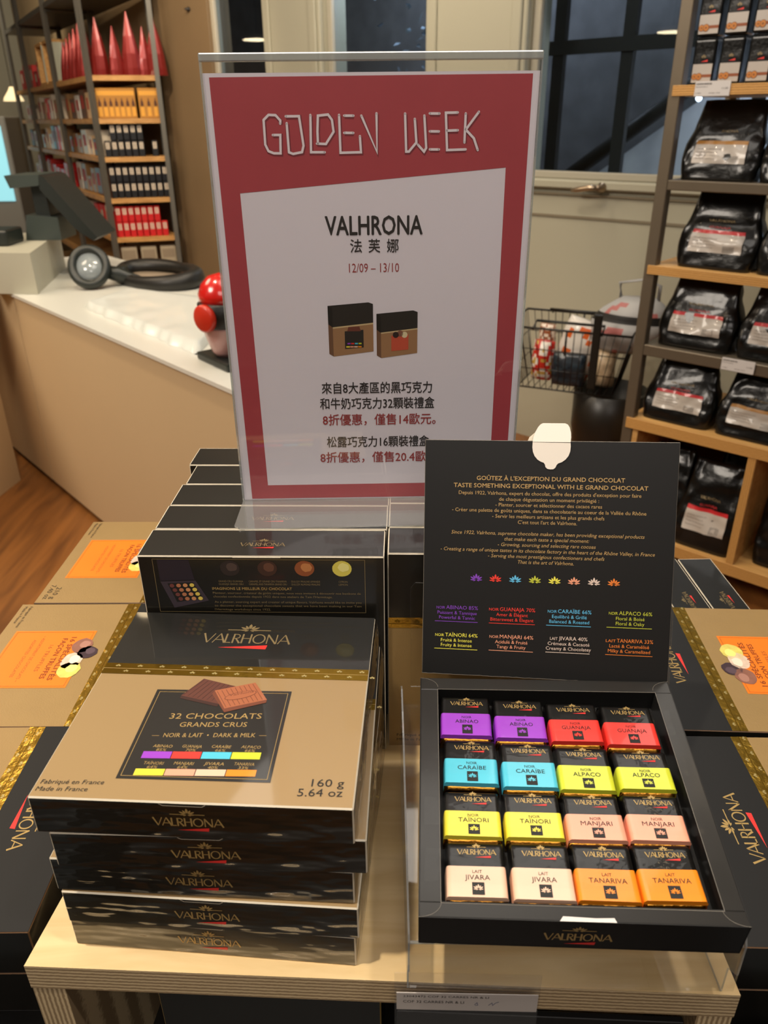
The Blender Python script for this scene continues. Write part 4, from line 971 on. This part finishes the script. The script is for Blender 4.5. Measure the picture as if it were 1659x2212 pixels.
for z_, u_, w_, h_, d_, top, lab, sd, no in BG:
    o = thing('black_pouch', lab, 'pouch', rp(u_, SN + no, z_), ROOMROT, 'black chocolate pouches on the steel shelf')
    g, lg = bag(w_, d_, h_, sd * 3.7, top, .03)
    g.build('bag', o)
    if top is not None:
        lg.build('label', o)
    gm = G(plane_front(-.001)); 
# small black jars on the top shelf
nutA = mat('printed_nut', '#c07a35', .5); nutB = mat('printed_nut_ring', '#7e4a20', .5); brn = mat('printed_brown_band', '#8a4a26', .5)
def pouch_small():
    g = G(); g.box((0, 0, 0), (.060, .06, .108), plastic, .006, 3); g.box((.004, .004, .108), (.056, .05, .113), plastic, .002)
    g.M = plane_front(0); g.lift = .0003
    g.rect(4, 6, 57, 50, bagwhite); g.rect(24, 18, 57, 25, brn, 2)
    for x, r in ((12, 8), (24, 9)): g.disc(x, 20, r, r, nutB, 3, 14); g.disc(x, 20, r * .8, r * .8, nutA, 4, 14, .1); g.disc(x, 20, r * .3, r * .3, nutB, 5, 8)
    g.emblem(30, 66, 7, PGOLDD); g.p([(24, 55), (42, 55), (42, 60)], PRED, 2)
    return g
src = None; pm = pouch_small()
for r in range(2):
    for c_ in range(4):
        lab = f'small black packet with nut picture, {["leftmost", "second from left", "third from left", "rightmost"][c_]} of the {["lower", "upper"][r]} row'
        loc = rp(-1.003 + c_ * .0735, SN + .02, 1.528 + r * .114)
        if src is None: src = thing('nut_packet', lab, 'packet', loc, ROOMROT, 'small packets on the top shelf'); pm.build('packet', src)
        else: copy_thing(src, loc, ROOMROT, lab)
for u_, z_, w_, lab in ((-.973, 1.500, .095, 'white price tag on the pine edge under the small packets'), (-.765, .775, .095, 'white price tag on the steel shelf edge above the lowest pouches')):
    g = G(); g.box((0, -.003, 0), (w_, 0, .036), mat('tag_paper', '#cfcac6', .5)); g.M = plane_front(-.003); g.lift = .0003
    g.text('VALRHONA GRAND CRU', 3, 45, 28, 3.2, PBLK, bold=.03); g.text('ECLATS 250 G', 3, 34, 21, 2.6, PBLK); g.text('11,90', 74, 90, 16, 4, PBLK); g.text('2 304', 3, 18, 6, 2.6, PBLK); g.text('47,60 / KG', 40, 70, 6, 2.6, PBLK)
    o = g.build('price_tag', None, rp(u_, SN - .005, z_)); o.rotation_euler = (0, 0, ROOMROT); tag(o, lab, 'price tag')

# ================================================================== wire basket and bin
wire = mat('black_wire', '#14120f', .4)
t = thing('waste_bin', 'black round bin under the wire basket beside the shelf', 'bin', rp(-1.35, 2.90, 0), 0)
g = G(); g.lathe([(.12, 0), (.145, .28), (.150, .30), (.150, .458), (.140, .462), (.135, .34)], mat('bin_black', '#1c1915', .35), 32); g.build('body', t)
t = thing('wire_basket', 'black wire shopping basket holding packets, against the cream wall', 'basket', rp(-1.505, 2.83, .465), ROOMROT + .30); t.scale = (1.1, 1.1, 1.12)
def rimp(k, n, w_, d_, z): 
    return None
rim = [(-.22, -.15), (.22, -.15), (.22, .15), (-.22, .15)]; bas = [(-.17, -.11), (.17, -.11), (.17, .11), (-.17, .11)]
g = G(); HB = .225
def lerp(a, b, k): return (a[0] + (b[0] - a[0]) * k, a[1] + (b[1] - a[1]) * k)
for zf, r_ in ((0, .003), (.33, .0017), (.66, .0017), (1, .0042)):
    q = [lerp(bas[i], rim[i], zf) + (.004 + zf * HB,) for i in range(4)]; g.tube(q, r_, wire, 6, close=True)
for i in range(4):
    j = (i + 1) % 4; n = 16 if i % 2 == 0 else 11
    for k in range(n):
        a = lerp(bas[i], bas[j], k / n) + (.004,); b = lerp(rim[i], rim[j], k / n) + (HB,); g.tube([a, b], .0017, wire, 4)
for k in range(1, 12): a = lerp(bas[0], bas[1], k / 12) + (.004,); b = lerp(bas[3], bas[2], k / 12) + (.004,); g.tube([a, b], .0017, wire, 4)
g.build('cage', t)
for s_ in (-1, 1):
    g = G(); g.tube([(.0, s_ * .15, HB), (.0, s_ * .15, HB - .08)], .004, wire, 6); g.tube([(-.12, s_ * .15, HB), (-.12, s_ * .10, HB + .02), (.12, s_ * .10, HB + .02), (.12, s_ * .15, HB)], .005, wire, 6); g.build('handle', t)
g = G(); g.box((.09, -.162, .04), (.118, -.148, HB + .07), mat('handle_plastic', '#15130f', .4), .004, 2); g.build('upright_clip', t)
def packet(name, lab, loc, rot, cols, size, sd):
    o = thing(name, lab, 'packet', loc, rot, 'packets in the wire basket'); w_, d_, h_ = size
    ms = [mat('packet' + c, c, .35, coat=.4) for c in cols]
    g = G(); 
    def f(i, j, n, m):
        a = 2 * pi * i / n; v = j / m; t_ = sin(pi * (.06 + .88 * v)) ** .5
        return (w_ / 2 * cos(a) * (.9 + .1 * t_) * (1 + .1 * mnoise.noise((cos(a) + sd, v * 3, 0))), d_ / 2 * sin(a) * t_ * (1 + .2 * mnoise.noise((cos(a) * 2, v * 4, sd))), h_ * v)
    n, m = 24, 12
    vs_ = [f(i, j, n, m) for j in range(m + 1) for i in range(n)]; fs = []; fm = []
    for j in range(m):
        for i in range(n): fs.append((j * n + i, j * n + (i + 1) % n, (j + 1) * n + (i + 1) % n, (j + 1) * n + i)); fm.append(ms[int(mnoise.noise((i * .3 + sd, j * .35, sd)) * 3 + 10) % len(ms)])
    fs += [tuple(range(n))[::-1], tuple(range(m * n, m * n + n))]; fm += [ms[0], ms[0]]
    g.add(vs_, fs, fm, True); g.build('wrapper', o)
BR = ROOMROT + .3
def bp_(x, y, z):
    c_, s_ = cos(BR), sin(BR); o_ = Vector(rp(-1.505, 2.83, .47)); return (o_.x + x * c_ - y * s_, o_.y + x * s_ + y * c_, o_.z + z)
packet('snack_packet', 'orange and white packet lying in the wire basket', bp_(-.02, .03, .02), (0, .3, BR), ('#d8d2ca', '#d8d2ca', '#d2601e'), (.17, .10, .24), 2)
packet('snack_packet', 'red and white packet at the left in the wire basket', bp_(-.12, -.02, .01), (0, .05, BR), ('#c22b20', '#e0dad0', '#c9a24a'), (.09, .08, .16), 5)
packet('snack_packet', 'copper coloured packet at the back left of the basket', bp_(-.13, .06, .07), (0, .05, BR), ('#8a4a22', '#d8c9b8'), (.07, .05, .15), 8)
packet('snack_packet', 'dark blue packet low in the wire basket', bp_(.0, -.055, .006), (0, .0, BR), ('#16202a', '#22303a'), (.14, .06, .13), 11)
packet('snack_packet', 'cream carton at the right in the wire basket', bp_(.13, .0, .006), (0, .0, BR), ('#bda688', '#c9b494'), (.09, .12, .15), 13)
t = thing('carrier_bag', 'grey slumped bag with black patch lying on top of the wire basket', 'bag', rp(-1.33, 2.88, .625), ROOMROT + .2); t.scale = (1.0, .9, .62)
packet_m = [mat('bag_grey', '#a8a8a8', .45), mat('bag_black', '#1a1817', .5), mat('bag_pink', '#b06a68', .5)]
g = G(); n, m = 28, 14; vs_ = []; fs = []; fm = []
for j in range(m + 1):
    for i in range(n):
        a = 2 * pi * i / n; v = j / m; r_ = sin(pi * (.12 + .8 * v)) ** .6
        vs_.append((.15 * cos(a) * r_ * (1 + .15 * mnoise.noise((cos(a) * 2, v * 4, 2))) + .05 * v, .09 * sin(a) * r_ * (1 + .2 * mnoise.noise((sin(a) * 2, v * 4, 5))), .34 * v))
for j in range(m):
    for i in range(n):
        fs.append((j * n + i, j * n + (i + 1) % n, (j + 1) * n + (i + 1) % n, (j + 1) * n + i)); q = mnoise.noise((i * .32, j * .3, 4)); fm.append(packet_m[1 if 7 < j < 10 else (2 if q > .35 else 0)])
g.add(vs_ , fs + [tuple(range(n))[::-1], tuple(range(m * n, m * n + n))], fm + [packet_m[0]] * 2, True); g.build('sack', t)
g = G(); g.tube([(-.02, 0, .33), (-.03, 0, .42), (.06, 0, .45), (.12, 0, .42), (.12, 0, .32)], .008, packet_m[0]); g.build('handle', t)

# ================================================================== counter
ZC = .85
cu = Vector((.654, -.756, 0)); cn = Vector((.756, .654, 0))
tan = mat('tan_counter_front', '#cbb18a', .55, var=.03, vscale=2); whitetop = mat('white_laminate', '#d9d9d0', .3, coat=.3, coatrough=.2)
C1 = Vector((-.374, 1.869, 0)); LC_ = 2.42; 
CM = Matrix(((-cu.x, cn.x, 0, C1.x), (-cu.y, cn.y, 0, C1.y), (0, 0, 1, 0), (0, 0, 0, 1)))   # local x: leftwards along the front, y: to the back
t = thing('shop_counter', 'tan fronted shop counter with white worktop on the left', 'counter', (0, 0, 0))
def cbox(a, b, m, nm, bev=.002, faces=None):
    g = G(); g.box(a, b, m, 0, faces=faces); g.v = [tuple(CM @ Vector(v)) for v in g.v]; g.f = [f[::-1] for f in g.f]; return g.build(nm, t)
cbox((.004, .012, .03), (1.68, .66, ZC - .012), tan, 'front_panel'); cbox((0, 0, ZC - .012), (LC_, .68, ZC), whitetop, 'worktop')
cbox((0, .004, .03), (.0039, .67, ZC - .012), whitetop, 'end_cover'); cbox((1.69, .012, .03), (LC_, .66, ZC - .012), tan, 'end_panel'); cbox((.02, .03, 0), (LC_, .64, .03), mat('kick_board', '#3a2e22', .6), 'kickboard')
t = thing('side_cabinet', 'tan cabinet side at the far left edge beside the counter', 'cabinet', (-1.63, 3.22, 0), radians(-97))
g = G(); g.box((0, -.02, .0), (1.3, -.62, ZC + .04), tan); g.build('body', t)
g = G(); g.box((-.01, -.01, ZC + .04), (1.3, -.63, ZC + .06), whitetop); g.build('top', t)
# raised cash block
t = thing('cash_block', 'pale raised block on the counter carrying the till screen', 'block', (0, 0, ZC))
g = G(); g.prism([(-1.345, 3.10), (-1.46, 3.72), (-1.95, 3.68), (-1.90, 3.262), (-1.60, 3.262), (-1.58, 3.13)][::1], .0005, .155, mat('pale_block', '#b3b09e', .45)); g.build('body', t)
# till screen
till = mat('till_black', '#1f2421', .4); Yt = 3.45
t = thing('till_screen', 'black till monitor tilted back on its stand', 'monitor', (-1.45, Yt, ZC + .156))
XZ = lambda y: Matrix(((1, 0, 0, 0), (0, 0, 1, y), (0, -1, 0, 0), (0, 0, 0, 1)))
def slab(pts, y0, y1, m, nm, par):
    n = len(pts); g = G(); vs_ = [(x, y0, z) for x, z in pts] + [(x, y1, z) for x, z in pts]
    g.add(vs_, [tuple(range(n)), tuple(range(n, 2 * n))[::-1]] + [(i, n + i, n + (i + 1) % n, (i + 1) % n) for i in range(n)], m); return g.build(nm, par)
slab([(.065, .253), (.085, .245), (.262, .012), (.245, .0), (.19, .035), (.155, .075), (.06, .20)], -.03, .22, till, 'screen', t)
slab([(-.075, .253), (.065, .255), (.06, .215), (-.06, .205)], -.03, .20, mat('till_grey', '#3a423e', .4), 'rear_display', t)
slab([(.0, .215), (.055, .205), (.06, .09), (.0, .10)], .03, .14, till, 'neck', t); slab([(-.03, .10), (.10, .09), (.10, .0), (-.05, .0)], .0, .18, mat('till_grey', '#3a423e'), 'base', t)
t = thing('card_printer', 'dark receipt printer on the raised block at the left edge', 'printer', (-1.60, 3.36, ZC + .1555))
g = G(); g.box((-.10, -.08, 0), (.10, .08, .06), till, .012, 3); g.build('body', t); g = G(); g.box((-.08, -.05, .06), (-.01, .05, .12), mat('silver_plastic', '#9a9a94', .3, metal=.5), .01, 3); g.build('paper_cover', t)
# scanner with ring
t = thing('barcode_scanner', 'black ringed hand scanner lying on the counter by the block', 'scanner', (-1.17, 3.22, ZC + .0005), .2)
def ring(g, a, b, r_, m, n=28, z=0, tilt=0.):
    R_ = Matrix.Rotation(tilt, 4, 'X'); g.tube([tuple(R_ @ Vector((a * cos(2 * pi * k / n), b * sin(2 * pi * k / n), 0)) + Vector((0, 0, z))) for k in range(n)], r_, m, 10, close=True)
g = G(); ring(g, .065, .075, .018, till, tilt=1.0, z=.083); g.build('hood', t); g = G(); g.lathe([(.001, 0), (.055, 0), (.055, .004), (.001, .004)], mat('scanner_glass', '#8f979a', .15, coat=1), 20); ob = g.build('window', t); ob.rotation_euler = (1.0, 0, 0); ob.location = (0, 0, .083)
g = G(); g.tube([(.05, .02, .06), (.10, .03, .045), (.15, .03, .026), (.19, .02, .022)], [.026, .03, .024, .014], till); g.tube([(.10, .03, .045), (.12, .11, .055)], [.022, .02], till); g.build('grip', t)
t = thing('oval_basket_handle', 'black oval ring shaped tray standing on the counter edge', 'tray', (-.93, 3.33, ZC + .0005), -.75)
g = G(); 
n = 36
g.tube([(.215 * cos(2 * pi * k / n), .115 * sin(2 * pi * k / n), .030 + .012 * sin(2 * pi * k / n)) for k in range(n)], [.024 + .014 * abs(cos(2 * pi * k / n)) for k in range(n)], mat('satin_black', '#171512', .45), 10, close=True); g.build('ring', t)
g = G(); g.lathe([(.001, .018), (.19, .018), (.19, .022), (.001, .022)], mat('tray_pale', '#a08f7a', .5), 30, sx=1, sy=.52); g.build('inlay', t)
# pile of thin plastic bags
t = thing('plastic_bag_pile', 'flat pile of thin white plastic bags on the counter', 'bag pile', (0, 0, ZC + .0006))
B_ = [(-1.082, 2.849), (-.535, 2.20), (-.613, 3.03), (-1.06, 3.12)]; wh = mat('thin_white_plastic', '#d5d8d2', .35, coat=.3, bump=.6, bscale=20)
q0, q1, q2, q3 = [Vector(b) for b in B_]
q2 = Vector((-.50, 2.85)); q3 = Vector((-1.0, 3.13))
def bagf(lift):
    def f(u, v):
        p_ = (q0 * (1 - u) + q1 * u) * (1 - v) + (q3 * (1 - u) + q2 * u) * v
        e = min(1, min(v, 1 - v) / .05, min(u, 1 - u) / .03)
        wv = .010 * mnoise.noise((u * 14, v * 2, lift * 90))
        p_ = p_ + Vector((-.756, -.654)) * (wv * 1.5 * (1 - min(1, v * 4)))
        return (p_.x, p_.y, max(0, e) ** .5 * (lift + .006 * mnoise.noise((u * 9, v * 4, 3)) * (1 - v)))
    return f
g = G(); g.grid(bagf(.022), 60, 20, wh); g.grid(lambda u, v: bagf(.022)(u, v)[:2] + (0,), 10, 4, wh); g.build('sheets', t)
# tape dispenser
t = thing('tape_dispenser', 'red and black tape dispenser on a dark base at the counter end', 'tape dispenser', (-.43, 2.12, ZC + .0005), -.9)
g = G(); g.box((-.09, -.05, 0), (.09, .05, .022), till, .006, 2); g.build('base', t)
g = G(); g.lathe([(.030, .022), (.040, .035), (.052, .07), (.060, .10), (.062, .105)], mat('rosy_plastic', '#b88a84', .35, coat=.5), 28); g.build('lower_body', t)
g = G(); g.lathe([(.062, .105), (.067, .11), (.067, .165), (.062, .17)], mat('satin_black', '#171512'), 28); g.build('band', t)
g = G(); g.lathe([(.062, .17), (.062, .19), (.052, .215), (.032, .235), (.001, .243)], mat('glossy_red_plastic', '#d0201a', .25, coat=.8), 28); g.build('dome', t)
g = G(Matrix.Translation((.019, -.060, .135)) @ Matrix.Rotation(radians(-72), 4, 'Z') @ Matrix.Rotation(pi / 2, 4, 'Y') ); g.lathe([(.036, 0), (.036, .012), (.030, .016), (.001, .017)], mat('red_knob', '#c8301c', .35), 24); g.M = Matrix(); g.build('knob', t)

# ================================================================== long shelf at the far left
AO = Vector((-1.733, 5.30)); d1 = Vector((-.5, .866)); d2 = Vector((.966, .259)); nb = Vector((-.259, .966)); nl = Vector((.866, .5))
def P2(t1=0., t2=0., dep=0., n=None):
    p_ = AO + d1 * t1 + d2 * t2
    if n is not None: p_ = p_ + n * dep
    return (p_.x, p_.y)
Bq = P2(0, .395); Bb = P2(0, .395, .20, nb); Cq = P2(3.15); Cb = P2(3.15, 0, .34, nl)
poly = [P2(), Bq, Bb, Cb, Cq]
metalg = mat('grey_steel', '#68665f', .45, metal=.4)
t = thing('corner_shelf', 'long grey framed corner shelf with wooden boards at the far left', 'shelf', (0, 0, 0))
levels = [1.697, 1.466, 1.251, 1.011, .774, .54, .30]
boardm = wood('oak_board', '#a97c46', '#c89a5e', (1, 8, 8), .5, 4)
for z_ in levels:
    g = G(); g.prism(poly, z_ - .028, z_, boardm); g.build('board', t)
g = G(); g.prism(poly, 2.135, 2.165, metalg); g.build('top_panel', t)
for q in (P2(), Bq, P2(1.1), P2(2.3), P2(3.1), P2(1.1, 0, .3, nl), P2(2.3, 0, .3, nl), Bb):
    r_ = .014; a_ = radians(-30 if q != Bq else 15)
    g = G(Matrix.Translation((q[0], q[1], 0)) @ Matrix.Rotation(a_, 4, 'Z')); g.box((-r_, -r_, 0), (r_, r_, 3.0), metalg); g.build('post', t)
for x in (1.1, 2.3):
    g = G(); a_ = P2(x); b_ = P2(x, 0, .33, nl); g.tube([(a_[0], a_[1], 2.13), (b_[0], b_[1], 2.13)], .012, metalg, 4); g.build('top_bar', t)
# ---- goods: tins along the short side
tinb = mat('tin_black', '#13151a', .4); tinr = mat('tin_red', '#c01f22', .4); tinw = mat('tin_label', '#c3b6a4', .5); tinbr = mat('box_bronze', '#a87428', .5); amber = mat('amber_label', '#d59a35', .5)
angB = math.atan2(d2.y, d2.x)
def tin(body, w_=.036, h_=.092):
    g = G(); g.box((0, 0, 0), (w_, w_, h_), body, .003, 1); g.M = plane_front(0); g.lift = .0004
    k = w_ * 1000; g.rect(k * .18, h_ * 480, k * .82, h_ * 900, tinw); g.rect(k * .45, h_ * 520, k * .55, h_ * 860, body, 2); return g
tb_ = {}
words = ['first', 'second', 'third', 'fourth', 'fifth', 'sixth', 'seventh', 'eighth', 'ninth', 'tenth', 'eleventh', 'twelfth', 'thirteenth', 'fourteenth', 'fifteenth', 'sixteenth', 'seventeenth', 'eighteenth', 'nineteenth', 'twentieth']
def tins(kind, body, lev, row, slots, z, shelfword):
    for i in slots:
        lab = f'small {kind} tin with pale label, {words[i]} from left, {"lower" if row == 0 else "upper"} row, {shelfword}'
        p_ = AO + d2 * (.028 + i * .0405) + nb * .03; loc = (p_.x, p_.y, z + row * .0935)
        if kind not in tb_: tb_[kind] = thing('tea_tin', lab, 'tin', loc, angB, f'{kind} tins on the corner shelf'); tin(body).build('tin', tb_[kind])
        else: copy_thing(tb_[kind], loc, angB, lab, f'{kind} tins on the corner shelf')
tins('black', tinb, 2, 0, (0, 1, 2, 3, 4, 5, 7), 1.251, 'upper tin shelf'); tins('black', tinb, 2, 1, (1, 2, 3, 4, 5), 1.251, 'upper tin shelf')
tins('black', tinb, 3, 0, (0, 1, 2, 3, 4, 5, 6, 7, 8), 1.011, 'middle tin shelf'); tins('black', tinb, 3, 1, (0, 1, 2, 3, 4, 5, 6, 7, 8), 1.011, 'middle tin shelf')
tins('red', tinr, 4, 0, (0, 1, 2, 3, 4, 5, 6, 7), .774, 'lower tin shelf'); tins('red', tinr, 4, 1, (0, 1, 2, 3, 4, 5, 6), .774, 'lower tin shelf')
# pointed red bags on the top board
redg = mat('red_metallic_paper', '#82201c', .3, metal=.4, coat=.4)
def cone(sd, w_=.10, h_=.30):
    g = G(); rr = random.Random(sd); n = 12
    prof = [(.5, 0), (.5, .12), (.44, .35), (.28, .62), (.12, .85), (.02, 1)]
    vs_ = []; 
    for r_, z_ in prof:
        for k in range(n):
            a = 2 * pi * k / n; vs_.append((w_ * r_ * cos(a) * (1 + rr.uniform(-.06, .06)), w_ * .55 * r_ * sin(a), z_ * h_))
    fs = [(j * n + k, j * n + (k + 1) % n, (j + 1) * n + (k + 1) % n, (j + 1) * n + k) for j in range(5) for k in range(n)] + [tuple(range(n))[::-1], tuple(range(5 * n, 6 * n))]
    return g.add(vs_, fs, redg, False)
cs = None
for i, (t1, t2, sc) in enumerate(((.95, 0, .8), (.82, 0, .85), (.68, 0, .9), (.54, 0, .95), (.40, 0, 1.0), (.26, 0, 1.0), (.10, .04, 1.02), (0, .11, .85), (0, .20, 1.1), (0, .28, .85), (0, .345, 1.08))):
    p_ = AO + d1 * t1 + d2 * t2 + nl * .06 + nb * .02; lab = f'red pointed gift bag on the top board, {["first", "second", "third", "fourth", "fifth", "sixth", "seventh", "eighth", "ninth", "tenth", "last"][i]} from the far end'
    if cs is None: cs = thing('pointed_gift_bag', lab, 'gift bag', (p_.x, p_.y, 1.697), .4, 'red pointed bags on the top board'); cone(2).build('paper', cs); r = cs
    else: r = copy_thing(cs, (p_.x, p_.y, 1.697), .4 + .1 * sin(i * 3), lab)
    r.scale = (sc * 1.05, sc, sc)
# bronze cartons with bottle rows
for i, (t2, w_, n) in enumerate(((.02, .23, 7), (.265, .12, 3))):
    p_ = AO + d2 * t2 + nb * .03
    o = thing('bottle_carton', ['wide bronze carton printed with a row of bottles', 'narrow bronze carton at the shelf end by the post'][i], 'carton', (p_.x, p_.y, 1.466), angB, 'bronze cartons on the corner shelf')
    g = G(); g.box((0, 0, 0), (w_, .12, .165), tinbr, .003); g.M = plane_front(0); g.lift = .0004; W = w_ * 1000
    for k in range(n):
        x = W * (k + .5) / n; g.rect(x - 11, 12, x + 11, 62, amber); g.p([(x - 9, 66), (x + 9, 66), (x + 8, 88), (x + 3, 98), (x + 3, 110), (x - 3, 110), (x - 3, 98), (x - 8, 88)], mat('bottle_brown', '#4e2a12', .4), 2)
    g.rect(6, 125, W - 6, 150, amber); g.build('carton', o)
# two pale wooden display cubes standing on the top board
for i, (t1_, lab) in enumerate(((1.18, 'pale open wooden cube on the top board beside the pointed bags'), (1.50, 'pale open wooden cube on the top board, farther one'))):
    p_ = AO + d1 * (t1_ + .28) + nl * .01
    o = thing('display_cube', lab, 'cube', (p_.x, p_.y, 1.6975), math.atan2(-d1.y, -d1.x), 'open display cubes')
    g = G(); pw = mat('white_cube_side', '#b9bfae', .5)
    g.box((0, 0, 0), (.28, .22, .018), pine); g.box((0, 0, .252), (.28, .22, .27), pine); g.box((0, 0, .018), (.018, .22, .252), pine); g.box((.262, 0, .018), (.28, .22, .252), pw); g.box((.018, .21, .018), (.262, .22, .252), pine); g.build('cube', o)
# goods along the long side
angL = math.atan2(-d1.y, -d1.x)
reds = ['#c41e1e', '#b3241f', '#9c1a1c']; alt = ['#c6bba8', '#c41e1e', '#8a6a44', '#d8b98e', '#5a3a26', '#c9c6c0']
rs = random.Random(11)
lvn = {1.697: 'top board', 1.466: 'second board', 1.251: 'third board', 1.011: 'fourth board', .774: 'fifth board'}
cn_ = {'#c41e1e': 'red', '#b3241f': 'brick red', '#9c1a1c': 'dark red', '#c6bba8': 'cream', '#8a6a44': 'brown', '#d8b98e': 'sand coloured', '#5a3a26': 'dark brown', '#c9c6c0': 'white'}
for z_ in lvn:
    t1 = .06; k = 0
    if z_ == 1.697: t1 = 1.85
    while t1 < 2.9:
        if abs(t1 - 1.1) < .07 or abs(t1 - 2.3) < .07: t1 += .14; continue
        w_ = rs.choice((.10, .13, .16)); h_ = rs.uniform(.10, .18)
        c_ = rs.choice(alt if z_ in (1.251, 1.466) else reds + ['#c6bba8', '#c41e1e']) if z_ != 1.697 else rs.choice(reds)
        if z_ == 1.011 and t1 < 1.0: c_ = rs.choice(('#5a3a26', '#8a6a44', '#c9c6c0'))
        p_ = AO + d1 * (t1 + w_) + nl * .03
        bay = 'nearest' if t1 < 1.1 else ('middle' if t1 < 2.3 else 'farthest')
        lab = f'{cn_[c_]} carton on the {lvn[z_]}, {words[k]} from the near post, {bay} bay'
        o = thing('gift_carton', lab, 'carton', (p_.x, p_.y, z_ + .0005), angL, 'cartons along the long side of the corner shelf')
        g = G(); m_ = mat('carton' + c_, c_, .45, coat=.2); g.box((0, 0, 0), (w_, .11, h_), m_, .003); g.M = plane_front(0); g.lift = .0004; g.rect(w_ * 250, h_ * 350, w_ * 750, h_ * 800, tinw if c_ in reds else mat('carton_motif', '#a23024', .5)); g.build('carton', o)
        t1 += w_ + rs.uniform(.02, .05); k += 1
# pale cartons on the low board
for i in range(3):
    p_ = AO + d2 * (.03 + .125 * i) + nb * .03
    o = thing('pale_carton', f'pale carton with faint print on the low board, {words[i]} from left', 'carton', (p_.x, p_.y, .5405), angB, 'pale cartons on the low board')
    g = G(); g.box((0, 0, 0), (.10, .12, .17), mat('pale_carton_card', '#a39780', .5), .003); g.M = plane_front(0); g.lift = .0004; g.rect(10, 20, 90, 70, mat('pale_carton_print', '#8a7c68', .5)); g.rect(10, 95, 90, 150, mat('pale_carton_print', '#8a7c68')); g.build('carton', o)

# ================================================================== far corner of the shop
t = thing('pendant_lamp', 'cream conical pendant lamp glowing at the far left', 'lamp', (-3.745, 9.0, 1.64))
g = G(); g.lathe([(.10, 0), (.09, .03), (.035, .10), (.02, .13)], mat('lamp_shade_glow', '#f3d9a6', .5, emit=1.2), 24); g.build('lamp_shade', t)
g = G(); g.tube([(0, 0, .13), (0, 0, CEIL - 1.64)], .004, iron, 6); g.build('cord', t)
t = thing('drinks_fridge', 'lit turquoise fridge cabinet at the far left edge', 'fridge', (-4.0, 8.3, 0))
g = G(); g.box((-.35, 0, 0), (.42, .5, 1.5), mat('fridge_grey', '#8d8c86', .4), .01); g.build('body', t)
g = G(); g.box((-.30, -.012, .75), (.37, -.002, 1.42), mat('fridge_light', '#8fd0dc', .3, emit=.9)); g.build('lit_door', t)
lamp('SPOT', (-3.6, 7.0, 3.1), (-4.0, 9.5, 1.6), 120, (1, .86, .66), .1, radians(90), .6)
